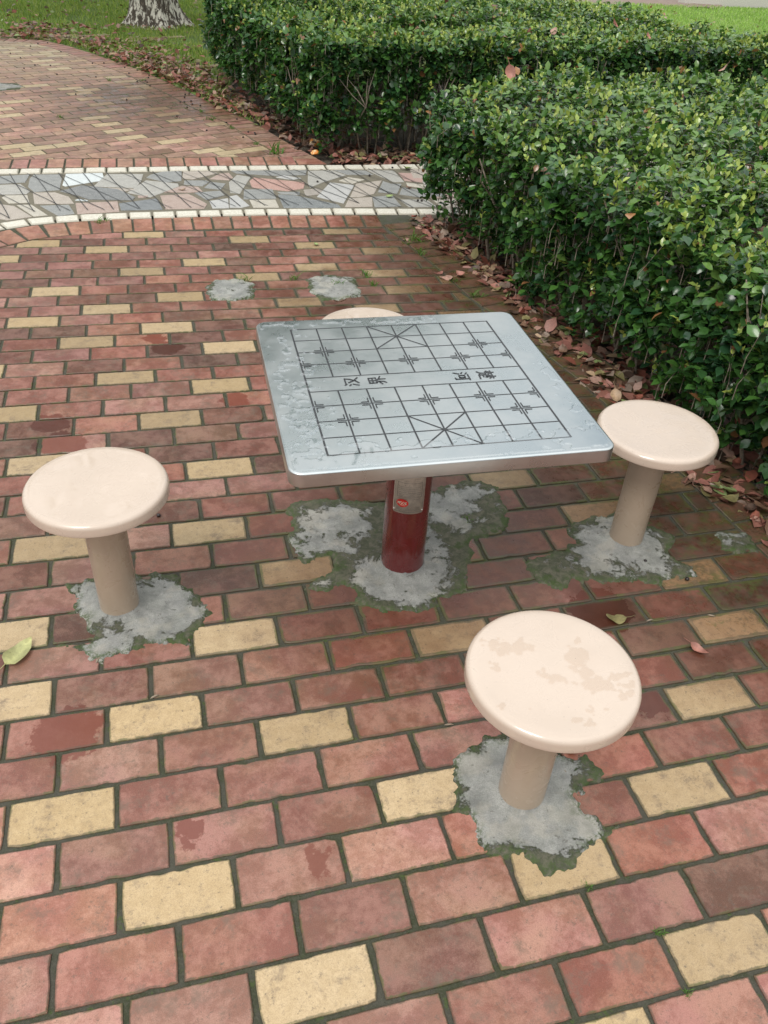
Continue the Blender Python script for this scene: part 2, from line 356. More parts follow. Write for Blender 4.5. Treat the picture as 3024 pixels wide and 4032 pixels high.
# plaza outline (outer edge of the far brick plaza)
EDGE = [(1.645, 5.665), (1.42, 6.36), (1.23, 7.05), (.97, 7.66), (.76, 8.27), (.57, 8.74), (.36, 9.27), (.13, 9.67), (-.135, 10.2), (-.45, 10.74), (-.75, 11.1), (-1.15, 11.2), (-4.5, 11.3)]
lawn = [(x+.02, y) for x, y in EDGE[2:]]+[(-40, 11.4), (-40, 70), (60, 70), (60, 16.9), (12, 16.95), (9.4, 16.95), (9.2, 70)]
lawn = [(1.25, 7.05)]+[(x+.02, y) for x, y in EDGE[3:]]+[(-6, 11.4), (-14, 11.4), (-14, 30), (9.3, 30), (9.4, 17.0), (11.5, 16.85), (11.6, 17.2), (30, 17.2), (30, 5.72), (4.9, 5.72), (4.9, 9.0), (1.3, 9.0), (1.1, 8.2)]
tag(sheet('lawn', lawn, -.012, TURF), 'green lawn beyond the paving and the hedges')
tag(sheet('mortar_bed', [(-3.5, -2.5), (2.48, -2.5), (2.46, .6), (2.42, 1.4), (2.34, 2.2), (2.2, 2.9), (2.1, 3.7), (2.0, 4.25), (1.93, 4.5), (-3.5, 4.6)], -.0055, MO), 'dark mossy joints of the near paving')
tag(sheet('mortar_bed', [(-4.5, 5.5)]+[(1.64, 5.5)]+EDGE, -.0057, MO), 'dark mossy joints of the far plaza')

# ------------------------------------------------------------------ brick paving (near)
def jit(p, a=.0013): return [(x+random.uniform(-a, a), y+random.uniform(-a, a)) for x, y in p]
YEL = [(0.25,4.25),(-0.34,4.16),(0.86,4.11),(0.04,4.03),(-0.47,3.94),(0.57,3.78),(0.23,3.68),(0.78,3.54),(-0.19,3.46),(0.44,3.32),(0.05,3.22),(-0.29,3.11),(0.33,2.97),(-0.03,2.86),(0.59,2.72),(-0.37,2.63),(0.13,2.5),(0.52,2.36),(-0.27,2.29),(1.42,4.2),(1.23,3.98),(1.59,3.84),(1.17,3.63),(1.54,3.51),(1.58,3.27),(1.0,3.17),(1.84,3.37),(1.38,3.05),(1.73,2.95),(1.87,3.14),(0.3,2.12),(0.46,1.76),(0.39,1.4),(-0.18,1.89),(-0.08,1.47),(-0.15,1.02),(-0.13,.79),(.2,.67),(.4,.92),(-.03,.45),(.57,.55),(1.02,.79),(.79,.31),(1.43,.18),(1.65,.42),(1.86,.65),(1.07,.05),(1.3,-.18),(1.03,-.25),(.48,-.06),(.23,.18),(.64,1.14),(1.44,1.5),(1.68,1.26),(2.09,1.36),(1.86,.9)]
LY = {-2:-.2381,-1:-.1219,0:.0005,1:.1236,2:.2455,3:.365,4:.4868,5:.6034,6:.7212,7:.8443,8:.9665,9:1.088,10:1.2085,11:1.3293,12:1.4546,13:1.5738,14:1.6886,15:1.8084,16:1.9286,17:2.0517,18:2.176,19:2.2968,20:2.4202,21:2.5296,22:2.6478,23:2.768,24:2.8858,25:3.0038,26:3.1193,27:3.2353,28:3.3529,29:3.4707,30:3.585,31:3.6992,32:3.8158,33:3.9303,34:4.0435,35:4.1609,36:4.2662}
PH = {-3:.1394,-2:.236,-1:.1172,0:.2209,1:.1061,2:.2162,3:.1005,4:.2044,5:.0757,6:.1858,7:.0593,8:.165,9:.036,10:.1476,11:.0273,12:.1281,13:.2297,14:.095,15:.207,16:.0672,17:.182,18:.0451,19:.155,20:.0137,21:.13,22:.2298,23:.0905,24:.2066,25:.0758,26:.1689,27:.0557,28:.155,29:.0025,30:.1089,31:.2095,32:.0657,33:.1618,34:.0275,35:.133}
PER = {r: (.2405 if r < 6 else .2435 if r < 25 else .2360) for r in range(-20, 37)}
for r in range(-14, -3): PH[r] = (.1394 + .1203*(r % 2 == 0)) % .24
for v in range(-14, -2): LY[v] = -.2381 + (v+2)*.1195
MM = lambda v: -.034*0 + (.002 if v < 5 else -.005 if v < 11 else -.018 if v < 20 else -.034 if v < 27 else -.043)
MMs = {v: np.mean([MM(k) for k in range(v-2, v+3)]) for v in range(-14, 37)}
ly = lambda v, x: LY[v] + MMs[v]*(x-1.0)
LOW = [(-3.2, 2.3), (-1.6, 3.35), (-1.05, 3.78), (-.72, 4.02), (-.525, 4.118), (-.45, 4.17), (-.381, 4.213), (-.276, 4.253), (-.09, 4.290), (.13, 4.306), (.6, 4.307), (.9, 4.302), (1.376, 4.272), (1.725, 4.245), (2.3, 4.2)]
RIN = [(2.28, -2.5), (2.26, -.5), (2.22, .6), (2.17, 1.4), (2.09, 2.2), (1.955, 2.9), (1.905, 3.09), (1.879, 3.319), (1.852, 3.545), (1.819, 3.74), (1.764, 4.056), (1.715, 4.3), (1.70, 4.6)]
def clip_curve(poly, curve, side, rad=.34):
    """drop what lies beyond the curve: side=+1 keeps the right-hand side of the direction"""
    cx = sum(p[0] for p in poly)/len(poly); cy = sum(p[1] for p in poly)/len(poly)
    for a, b in zip(curve, curve[1:]):
        ab = Vector(b)-Vector(a); L = ab.length; d = ab/L; t = (Vector((cx, cy))-Vector(a)).dot(d)
        if -rad*.4 < t < L+rad*.4:
            n = (-d.y*side, d.x*side)
            s = (cx-a[0])*n[0]+(cy-a[1])*n[1]
            if abs(s) < rad: poly = clip(poly, a, n)
            elif 0 <= t <= L and s > 0: return []
            if len(poly) < 3: return []
    return poly
REDS = [(.34,.135,.10),(.32,.11,.078),(.27,.095,.066),(.41,.20,.165),(.25,.09,.062),(.19,.07,.048),(.38,.155,.11),(.32,.135,.11),(.165,.07,.05),(.30,.145,.10),(.39,.17,.145)]
def red(x=None, y=None):
    c = random.choice(REDS); k = random.uniform(.74, 1.18)
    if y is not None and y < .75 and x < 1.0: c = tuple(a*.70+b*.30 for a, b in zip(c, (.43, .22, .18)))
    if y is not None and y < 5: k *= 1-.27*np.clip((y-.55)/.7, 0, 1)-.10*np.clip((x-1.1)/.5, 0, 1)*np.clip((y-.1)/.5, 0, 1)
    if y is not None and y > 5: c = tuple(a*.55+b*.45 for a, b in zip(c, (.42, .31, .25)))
    return (*[q*k for q in c], random.random()*.98+.01)
def yellow(y=0.):
    c = random.choice([(.52,.385,.22),(.47,.345,.19),(.55,.415,.25),(.43,.315,.18)]); k = random.uniform(.92, 1.06)*(1-.2*np.clip((y-.7)/.8, 0, 1)*(y < 5))
    if y > 5: c = tuple(a*.45+b*.55 for a, b in zip(c, (.52, .44, .30)))
    return (*[q*k for q in c], 0.0)
G = .0054   # half joint
cells = []
for r in range(-14, 36):
    per = PER[r]; x = PH[r] - per*math.ceil((PH[r]+1.9)/per)
    while x < 2.5:
        cells.append((r, x, x+per)); x += per
ycells = set()
for yx, yy in YEL:
    best = min(range(len(cells)), key=lambda i: abs((cells[i][1]+cells[i][2])/2-yx)/.12 + abs((ly(cells[i][0], yx)+ly(cells[i][0]+1, yx))/2-yy)/.03)
    ycells.add(best)
mb = MB()
for i, (r, a, b) in enumerate(cells):
    cy = ly(r, (a+b)/2)
    if i not in ycells and (cy < -.4 or a < -.75) and (2*r+int(round(a/.24))*2) % 9 == 0: ycells.add(i)
    gx = G*random.uniform(.8, 1.25); gy = .0050
    poly = [(a+gx, ly(r, a)+gy), (b-gx, ly(r, b)+gy), (b-gx, ly(r+1, b)-gy), (a+gx, ly(r+1, a)-gy)]
    poly = jit(poly)
    if cy > 3.2 or a < -.6: poly = clip_curve(poly, [(x, y-.006) for x, y in LOW], 1) if cy > 1.8 else poly
    if len(poly) >= 3 and b > 1.6: poly = clip_curve(poly, [(x-.006, y) for x, y in RIN], -1)
    if len(poly) < 3: continue
    if cy < 2.2: poly = rough_edge(poly)
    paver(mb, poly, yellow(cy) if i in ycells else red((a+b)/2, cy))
def course(mb, curve, w, per, tintf, gap=.011, z=0., start=0., bev=.0022, depth=.02, skew=0.):
    """blocks laid side by side across a band on the left of the curve"""
    C = [Vector(p) for p in curve]; acc = [0]
    for a, b in zip(C, C[1:]): acc.append(acc[-1]+(b-a).length)
    def at(s):
        s = max(0, min(acc[-1]-1e-6, s)); k = max(i for i in range(len(acc)-1) if acc[i] <= s)
        d = (C[k+1]-C[k]).normalized(); p = C[k]+d*(s-acc[k])
        # smoothed normal
        t = (s-acc[k])/(acc[k+1]-acc[k]); d2 = (C[min(k+2, len(C)-1)]-C[min(k+1, len(C)-2)]).normalized(); d0 = (C[k]-C[k-1]).normalized() if k > 0 else d
        dd = (d*1+ (d0*(.5-t) if t < .5 else d2*(t-.5))).normalized()
        return p, Vector((-dd.y, dd.x))
    s = start
    while s < acc[-1]-.02:
        e = s+per*random.uniform(.985, 1.015)
        p, n = at(s+gap/2); q, m_ = at(min(e-gap/2, acc[-1]))
        sk = skew
        paver(mb, jit([tuple(p+n*.004), tuple(q+m_*.004), tuple(q+m_*(w-.004)), tuple(p+n*(w-.004))], .001), tintf(p), z, bev=bev, depth=depth)
        s = e
course(mb, [(x, y+.002) for x, y in LOW if x < 1.73], .232, .1175, lambda p: (*[c*random.uniform(.92, 1.08) for c in (.34, .155, .115)], random.random()))
rb = [(x, y) for x, y in RIN]
course(mb, list(reversed([(x+.235, y) for x, y in rb if y < 4.35])) and [(x+.0, y) for x, y in reversed([q for q in rb if q[1] < 4.4])], .235, .1195, lambda p: (*[c*random.uniform(.9, 1.1) for c in (.27, .14, .105)], random.random()))
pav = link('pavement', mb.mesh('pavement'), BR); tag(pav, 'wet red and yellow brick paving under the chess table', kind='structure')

# ------------------------------------------------------------------ far plaza
mb = MB()
inner = []
for i, p in enumerate(EDGE):
    a = Vector(EDGE[max(i-1, 0)]); b = Vector(EDGE[min(i+1, len(EDGE)-1)]); d = (b-a).normalized(); n = Vector((-d.y, d.x)); inner.append(tuple(Vector(p)+n*.235))
TOPS = 5.902
th = math.atan2(.096, .223); du = Vector((math.cos(th), math.sin(th))); dv = Vector((-math.sin(th), math.cos(th))); O = Vector((-.715, 6.165))
for j in range(-22, 60):
    for i in range(-34, 26):
        a = O + du*(i*.2445+(.122 if j % 2 else 0)) + dv*(j*.1195)
        if a.y < 5.5 or a.y > 11.5 or a.x < -4 or a.x > 1.8: continue
        g = .0032
        poly = [tuple(a+du*g+dv*g), tuple(a+du*(.2445-g)+dv*g), tuple(a+du*(.2445-g)+dv*(.1195-g)), tuple(a+du*g+dv*(.1195-g))]
        if a.y < 6.4: poly = clip(poly, (0, TOPS+.004), (0, -1))
        if len(poly) >= 3: poly = clip_curve(jit(poly), [(x-.005, y) for x, y in inner], 1 if False else -1, rad=.36)
        if len(poly) < 3: continue
        yl = ((2*i + 5*j + (j//3)) % 11 == 0) or random.random() < .05 + max(0, a.y-7.5)*.05
        c = yellow(a.y) if yl else red(a.x, a.y)
        if a.y > 8: k = min(1, (a.y-8)/2.5); c = (*[c[q]*(1-k*.45)+(.50, .42, .27)[q]*k*.45 for q in range(3)], c[3])
        paver(mb, poly, c, z=.0)
xr = 1.40
course(mb, [(-4., 5.672), (xr, 5.668)], .228, .1195, lambda p: (*[c*random.uniform(.92, 1.08) for c in (.40, .20, .16)], random.random()), start=.03)
course(mb, [tuple(p) for p in EDGE], .235, .1195, lambda p: (*[c*random.uniform(.9, 1.1) for c in (.38, .21, .165)], random.random()), z=-.0008, start=.17)
paver(mb, [(1.41, 5.672), (1.632, 5.672), (1.58, 5.83), (1.41, 5.83)], (.36, .16, .125, .4))
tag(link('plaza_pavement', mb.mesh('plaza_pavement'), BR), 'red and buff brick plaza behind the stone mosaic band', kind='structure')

# ------------------------------------------------------------------ mosaic band
LKE = [(-3.2, 2.53), (-1.65, 3.58), (-1.15, 3.98), (-.85, 4.21), (-.62, 4.37), (-.47, 4.45), (-.334, 4.498), (-.205, 4.515), (-.065, 4.530), (.2, 4.540), (.6, 4.546), (1.0, 4.543), (1.4, 4.522), (1.93, 4.472), (2.6, 4.42), (5.2, 4.38)]
UPL = [(-4., 5.540), (-.6, 5.536), (.2, 5.545), (1., 5.545), (2.0, 5.52), (5.2, 5.5)]
bed = [(x, y+.05) for x, y in LKE]+[(5.2, 5.55), (-4, 5.58), (-4, 2.6)]
GROUT = flat_mat('grey_grout', (.15, .135, .10), .9)
tag(sheet('mosaic_bed', bed, -.0042, GROUT), 'grey grout between the mosaic stones')
mb = MB()
course(mb, LKE, .115, .1425, lambda p: (1, 1, 1, 0), gap=.013, z=.003, bev=.006, depth=.03)
course(mb, UPL, .115, .1435, lambda p: (1, 1, 1, 0), gap=.013, z=.003, bev=.006, depth=.03)
tag(link('kerb', mb.mesh('kerb'), KE), 'two rows of pale cream kerb blocks edging the mosaic band', kind='structure')
_K = 1/1.843
def px(x, y, z=0.):
    """ground point seen at a pixel of the photograph (measured once for the stones)"""
    d = _f + _r2*((x-1512)/F) + _u2*((2016-y)/F); t = (z-CAM.z)/d.z; return (CAM.x+d.x*t, CAM.y+d.y*t)
BL, LG, BG, PK, CR, SP, WH, TP = (.23,.24,.235),(.38,.37,.335),(.42,.36,.30),(.40,.28,.23),(.50,.46,.38),(.46,.46,.45),(.66,.72,.73),(.33,.29,.25)
STONES = [(0,BL,[(-60,175),(215,160),(185,215),(-60,228)]),(0,BL,[(215,190),(245,160),(430,158),(450,190),(430,270),(250,285),(205,250)]),(0,WH,[(480,155),(745,148),(750,175),(720,205),(470,245),(455,235)]),(0,LG,[(775,155),(1040,155),(1020,210),(985,255),(680,245),(750,180)]),(0,BL,[(1090,160),(1180,138),(1318,135),(1315,205),(1200,215),(1060,180)]),(0,BG,[(1328,137),(1530,137),(1580,150),(1400,195),(1325,185)]),(0,PK,[(1590,152),(1659,147),(1690,180),(1659,200),(1520,190)]),(0,LG,[(-60,235),(150,228),(215,280),(190,300),(-60,305)]),(0,(.14,.15,.155),[(435,280),(590,238),(860,268),(980,325),(960,345),(640,340),(560,310)]),(0,BG,[(235,290),(400,288),(500,320),(535,368),(250,372)]),(0,CR,[(15,325),(40,310),(195,308),(210,362),(60,368)]),(0,LG,[(920,290),(1060,200),(1290,225),(1300,245),(1090,322)]),(0,BG,[(780,255),(960,264),(985,270),(860,285)]),(0,BL,[(1340,202),(1500,202),(1520,212),(1470,242),(1335,230)]),(0,BL,[(1530,213),(1640,225),(1600,268),(1480,255)]),(0,PK,[(1190,288),(1320,242),(1440,250),(1470,285),(1380,290)]),(0,PK,[(1160,312),(1360,298),(1400,314),(1500,372),(1480,405),(1200,410)]),(0,(.13,.15,.165),[(865,370),(1140,332),(1180,413),(880,420)]),(0,PK,[(545,367),(850,352),(865,428),(560,445)]),(0,BL,[(290,385),(500,377),(540,443),(420,458)]),(0,CR,[(120,380),(230,378),(345,453),(245,463)]),(0,BG,[(-60,368),(100,387),(235,465),(60,490),(-60,470)]),(0,BL,[(1410,292),(1600,277),(1635,308),(1500,343)]),(0,WH,[(545,346),(570,336),(640,345),(630,352)]),(0,PK,[(1000,312),(1075,312),(1060,324),(1005,328)]),(0,SP,[(1515,352),(1659,332),(1659,403),(1545,405)]),
(1,BL,[(20,132),(565,130),(560,163),(340,168),(60,150)]),(1,LG,[(60,162),(160,177),(80,298),(10,290),(5,215)]),(1,(.47,.25,.20),[(180,180),(555,216),(545,258),(430,277),(172,253),(152,207)]),(1,SP,[(345,180),(400,165),(528,185),(470,198)]),(1,LG,[(574,132),(755,130),(850,165),(680,218),(592,256),(572,220)]),(1,BL,[(765,127),(995,130),(1055,160),(860,160)]),(1,CR,[(800,205),(870,180),(985,197),(900,228)]),(1,LG,[(1005,128),(1200,132),(1275,213),(1200,216),(1085,165)]),(1,(.45,.27,.23),[(1230,147),(1415,152),(1435,218),(1280,203)]),(1,BL,[(1428,155),(1640,150),(1660,235),(1460,215)]),(1,SP,[(640,320),(740,217),(915,237),(835,368)]),(1,TP,[(545,272),(640,260),(697,276),(680,298),(560,315)]),(1,BL,[(110,267),(320,265),(348,333),(108,337)]),(1,CR,[(152,345),(338,342),(366,399),(182,400)]),(1,SP,[(5,320),(60,308),(150,385),(100,400),(5,400)]),(1,(.15,.17,.18),[(358,302),(480,308),(800,377),(815,400),(400,400)]),(1,BG,[(925,228),(1110,203),(1055,298),(960,322),(882,322)]),(1,BG,[(872,332),(1042,323),(1047,393),(845,396)]),(1,BL,[(1118,208),(1180,227),(1255,228),(1228,298),(1085,288)]),(1,BL,[(1042,322),(1187,313),(1255,390),(1062,398)]),(1,CR,[(1290,217),(1538,247),(1548,273),(1300,240)]),(1,BL,[(1262,252),(1548,292),(1556,318),(1420,328),(1242,303)]),(1,LG,[(1238,342),(1438,340),(1515,393),(1312,396)]),(1,CR,[(1475,337),(1600,347),(1650,395),(1545,390)]),(1,BL,[(352,286),(516,284),(518,306),(385,299)])]
mb = MB()
for k, c, p in STONES:
    w_ = [px((k*900)+x*_K, 600+y*_K) for x, y in p]
    paver(mb, jit(w_, .003), (*c, 0), z=.0, bev=.0015, ring=.01)
for gx in np.arange(2.22, 5.1, .26):
    for gy in np.arange(4.56, 5.45, .24):
        c = random.choice([BL, LG, BG, PK, CR]); q = [(gx, gy), (gx+.24, gy), (gx+.24, gy+.22), (gx, gy+.22)]
        paver(mb, jit(q, .03), (*c, 0), bev=.0015)
for gx in np.arange(-3.4, -.85, .27):
    for gy in np.arange(4.45, 5.45, .24):
        c = random.choice([BL, LG, BG, PK, CR]); q = [(gx, gy), (gx+.24, gy), (gx+.24, gy+.22), (gx, gy+.22)]
        if gy > np.interp(gx, [p[0] for p in LKE], [p[1] for p in LKE])+.15: paver(mb, jit(q, .03), (*c, 0), bev=.0015)
tag(link('mosaic_path', mb.mesh('mosaic_path'), ST), 'band of grey, pink and cream broken stone slabs', kind='structure')
# scored grooves over the stones
def ribbon(mb, pts, wd, z=0., c=(1, 1, 1, 0)):
    for a, b in zip(pts, pts[1:]):
        a = Vector(a[:2]); b = Vector(b[:2]); d = (b-a)
        if d.length < 1e-6: continue
        d.normalize(); n = Vector((-d.y, d.x))*wd/2; a2 = a-d*wd*.3; b2 = b+d*wd*.3
        mb.add([(*(a2-n), z), (*(b2-n), z), (*(b2+n), z), (*(a2+n), z)], [(0, 1, 2, 3)], c)
mb = MB()
A1 = Vector(px(245*_K, 600+165*_K)); A2 = Vector(px(450*_K, 600+455*_K)); B1 = Vector(px(420*_K, 600+165*_K)); B2 = Vector(px(985*_K, 600+420*_K))
for D0, D1, sp_ in ((A1, A2, .158), (B1, B2, .205)):
    d = (D1-D0).normalized(); zc = .0036
    for k in range(-26, 40):
        x0 = D0.x + k*sp_
        pts = []
        for yy in np.linspace(5.535, 4.60, 9):
            t = (yy-5.535)/d.y; xx = x0+d.x*t
            if yy > np.interp(xx, [p[0] for p in LKE], [p[1] for p in LKE])+.118: pts.append((xx+random.uniform(-.003, .003), yy))
        if len(pts) > 1 and pts[0][0] < 3.0: ribbon(mb, pts, random.uniform(.004, .006), zc)
tag(link('scored_lines', mb.mesh('scored_lines'), INK), 'thin dark lines crossing the mosaic slabs in diamonds', kind='structure')

# ------------------------------------------------------------------ concrete patches
PAT = {'L':[(-0.054,1.201),(-0.049,1.238),(-0.024,1.221),(0.024,1.243),(0.054,1.241),(0.163,1.24),(0.192,1.21),(0.213,1.238),(0.233,1.222),(0.278,1.209),(0.296,1.171),(0.319,1.136),(0.336,1.095),(0.368,1.059),(0.366,1.009),(0.346,0.971),(0.309,0.924),(0.293,0.895),(0.221,0.913),(0.184,0.91),(0.148,0.895),(0.121,0.898),(0.059,0.891),(0.032,0.891),(0.005,0.921),(-0.022,0.939),(-0.063,0.967),(-0.054,0.978),(0.022,0.963),(0.021,0.989),(0.001,1.054),(-0.037,1.096),(-0.025,1.144),(-0.041,1.176)],
'F':[(0.896,0.381),(0.916,0.401),(0.996,0.428),(1.068,0.426),(1.164,0.348),(1.214,0.334),(1.244,0.324),(1.248,0.287),(1.282,0.255),(1.226,0.241),(1.202,0.226),(1.173,0.209),(1.168,0.188),(1.202,0.17),(1.209,0.146),(1.204,0.131),(1.231,0.123),(1.201,0.1),(1.166,0.087),(1.128,0.071),(1.092,0.049),(1.051,0.044),(1.011,0.043),(0.993,0.057),(0.982,0.078),(0.971,0.101),(0.934,0.119),(0.889,0.129),(0.884,0.171),(0.884,0.229),(0.852,0.252),(0.871,0.264),(0.875,0.308)],
'R':[(1.573,1.205),(1.62,1.236),(1.692,1.236),(1.775,1.244),(1.809,1.252),(1.889,1.182),(1.877,1.148),(1.908,1.138),(1.937,1.093),(1.924,1.044),(1.875,0.996),(1.895,0.96),(1.919,0.931),(1.906,0.871),(1.854,0.881),(1.785,0.88),(1.733,0.867),(1.69,0.89),(1.576,0.905),(1.493,0.936),(1.455,0.899),(1.405,0.909),(1.374,0.959),(1.365,1.029),(1.374,1.067),(1.435,1.079),(1.516,1.096),(1.566,1.12),(1.572,1.17)],
'R2':[(2.07,1.069),(2.141,1.073),(2.213,1.068),(2.211,0.991),(2.191,0.944),(2.126,0.956),(2.05,0.979)],
'P':[(0.664,1.506),(0.763,1.52),(0.859,1.494),(1.006,1.444),(1.203,1.504),(1.321,1.533),(1.384,1.522),(1.444,1.451),(1.429,1.349),(1.394,1.229),(1.307,1.211),(1.291,1.18),(1.237,1.125),(1.191,1.07),(1.157,0.987),(1.126,0.942),(1.044,0.937),(1.004,0.89),(0.921,0.906),(0.859,0.912),(0.821,0.953),(0.787,0.974),(0.795,1.028),(0.766,1.055),(0.725,1.021),(0.654,1.056),(0.654,1.084),(0.719,1.116),(0.755,1.146),(0.759,1.192),(0.713,1.193),(0.677,1.161),(0.65,1.174),(0.645,1.237),(0.638,1.319),(0.66,1.426)],
'A':[(0.53,3.42),(0.60,3.52),(0.74,3.52),(0.81,3.43),(0.79,3.26),(0.68,3.22),(0.55,3.25)],
'B':[(1.06,3.47),(1.13,3.51),(1.24,3.51),(1.35,3.46),(1.34,3.36),(1.35,3.27),(1.32,3.20),(1.21,3.17),(1.11,3.17),(1.08,3.25),(1.065,3.31),(1.08,3.42)],
'C':[(-1.3,8.5),(-0.976,8.574),(-0.808,8.536),(-0.744,8.414),(-0.775,8.275),(-0.937,8.188),(-1.3,8.2)]}
STOOLS = {'L':(.111,1.087), 'R':(1.752,1.091), 'F':(1.035,.251), 'B':(1.034,1.906)}
TB = (.9754, 1.1163)
PAT['S'] = [(TB[0]*0+1.034+.2*math.cos(a)*(1+.15*math.sin(3*a)), 1.906+.19*math.sin(a)) for a in np.linspace(0, 2*math.pi, 20)[:-1]]
def sdist(poly, X, Y):
    P = np.array(poly); n = len(P); d = np.full(X.shape, 9.); ins = np.zeros(X.shape, bool)
    for i in range(n):
        a = P[i]; b = P[(i+1) % n]; ab = b-a; t = np.clip(((X-a[0])*ab[0]+(Y-a[1])*ab[1])/(ab@ab), 0, 1)
        d = np.minimum(d, np.hypot(X-a[0]-t*ab[0], Y-a[1]-t*ab[1]))
        c = ((a[1] > Y) != (b[1] > Y)) & (X < (b[0]-a[0])*(Y-a[1])/(b[1]-a[1]+1e-12)+a[0]); ins ^= c
    return np.where(ins, d, -d)
def fbm(x, y, s, seed, oc=4):
    return mn.fractal(Vector((x*s, y*s, seed)), .6, 2.0, oc)
FILM = {'L':.015, 'F':.010, 'R':.022, 'R2':.02, 'P':.060, 'A':-.02, 'B':-.02, 'C':.0, 'S':.02}
LABP = {'L':'mossy grey concrete footing around the left stool', 'F':'mossy grey concrete footing around the nearest stool', 'R':'ragged grey concrete footing around the right stool', 'R2':'small grey concrete smear right of the right stool', 'P':'large green and grey concrete patch around the red pillar', 'A':'round grey concrete patch behind the table, the left one', 'B':'square grey concrete patch behind the table, the right one', 'C':'grey concrete patch on the far plaza at the left edge', 'S':'concrete footing around the stool behind the table'}
def gridmesh(name, x0, x1, y0, y1, st, fn, extra=('dist', 'film')):
    xs = np.arange(x0, x1+st, st); ys = np.arange(y0, y1+st, st); X, Y = np.meshgrid(xs, ys)
    D, Zh, A = fn(X, Y); keep = D > 0
    cell = keep[:-1, :-1] | keep[1:, :-1] | keep[:-1, 1:] | keep[1:, 1:]
    nx = X.shape[1]; idx = np.arange(X.size).reshape(X.shape)
    q = np.stack([idx[:-1, :-1][cell], idx[:-1, 1:][cell], idx[1:, 1:][cell], idx[1:, :-1][cell]], -1)
    used = np.unique(q); mp = -np.ones(X.size, int); mp[used] = np.arange(len(used))
    me = npmesh(name, np.stack([X.ravel()[used], Y.ravel()[used], Zh.ravel()[used]], -1), mp[q], 4)
    for nm, arr in A.items():
        a = me.attributes.new(nm, 'FLOAT', 'POINT'); a.data.foreach_set('value', arr.ravel()[used].astype(np.float32))
    return me
for ki, (k, poly) in enumerate(PAT.items()):
    P = np.array(poly); st = .006 if k not in ('C',) else .02
    def fn(X, Y):
        nz_ = np.array([fbm(x, y, 22, ki, 5) for x, y in zip(X.ravel(), Y.ravel())]).reshape(X.shape)
        nl = np.array([fbm(x, y, 6, ki+9, 3) for x, y in zip(X.ravel(), Y.ravel())]).reshape(X.shape)
        d = sdist(poly, X, Y)+.014*nz_
        if k == 'P': d = np.minimum(d, np.hypot(X-1.262, Y-1.156)+.01*nz_-.036) # a chip of buff brick shows through
        z = -.006+.0115*np.clip(d/.016, -.4, 1)+.0022*nz_+.0022*nl
        for c, rr in [(STOOLS[k] if k in STOOLS else None, .055), (TB if k == 'P' else None, .068), (STOOLS['B'] if k == 'S' else None, .055)]:
            if c: rd = np.hypot(X-c[0], Y-c[1]); z = z+.018*np.exp(-np.clip(rd-rr, 0, 9)/.03)*np.clip(d/.02, 0, 1)
        film = np.full(X.shape, FILM[k])+.05*nl
        if k == 'P': film = film - .10*np.exp(-((X-TB[0])**2+(Y-1.05)**2)/.02) - .09*np.exp(-((X-1.2)**2+(Y-1.40)**2)/.012)-.08*np.exp(-((X-.80)**2+(Y-1.33)**2)/.010)-.07*np.exp(-((X-.70)**2+(Y-1.25)**2)/.004)+.10*np.exp(-((X-.93)**2+(Y-1.22)**2)/.006)+.05*np.exp(-((X-1.15)**2+(Y-1.2)**2)/.008)
        if k in STOOLS: c = STOOLS[k]; film = film-.06*np.exp(-((X-c[0])**2+(Y-c[1])**2)/.012)
        if k == 'R': film = film+.06*np.clip((1.55-X)/.1, 0, 1)
        return d+.004, z, {'dist': np.clip(d, -.05, .065), 'film': film}
    me = gridmesh('concrete_patch', P[:, 0].min()-.04, P[:, 0].max()+.04, P[:, 1].min()-.04, P[:, 1].max()+.04, st, fn)
    tag(link('concrete_patch', me, CO), LABP[k], kind='structure')

# ------------------------------------------------------------------ chess table
TH, TS = .668, .8015
table = empty('chess_table', (TB[0], TB[1], 0), -.0316)
tag(table, 'square stainless steel chess table on a dark red pillar', 'table')
def roundrect(w, h, r, seg=10):
    o = []
    for cx, cy, a0 in ((w/2-r, h/2-r, 0), (-w/2+r, h/2-r, 90), (-w/2+r, -h/2+r, 180), (w/2-r, -h/2+r, 270)):
        for i in range(seg+1):
            a = R(a0+90*i/seg); o.append((cx+r*math.cos(a), cy+r*math.sin(a)))
    return o
lv = [(0, TH-.002+.002, .006), (0, TH-.0008, .0025), (0, TH-.004, .0), (0, TH-.030, .0), (0, TH-.037, .002), (0, TH-.037, .012)]
prof = [(.006, TH), (.002, TH-.0009), (.0, TH-.004), (.0, TH-.036), (.0015, TH-.038), (.018, TH-.038), (.02, TH-.030)]
rings = [[(x, y, z) for x, y in inset(roundrect(TS, TS, .034), d)] for d, z in prof]
v = []; f = []
for rg in rings: v += rg
n = len(rings[0])
for k in range(len(rings)-1):
    for i in range(n): j = (i+1) % n; f.append((k*n+j, k*n+i, (k+1)*n+i, (k+1)*n+j))
f.append(tuple(range(n))); f.append(tuple((len(rings)-1)*n+i for i in range(n))[::-1])
me = pymesh('tabletop', v, f, True); top = link('tabletop', me, ME, table)
for p in me.polygons:
    if len(p.vertices) > 4: p.use_smooth = False
md = top.modifiers.new('wn', 'WEIGHTED_NORMAL'); md.keep_sharp = True
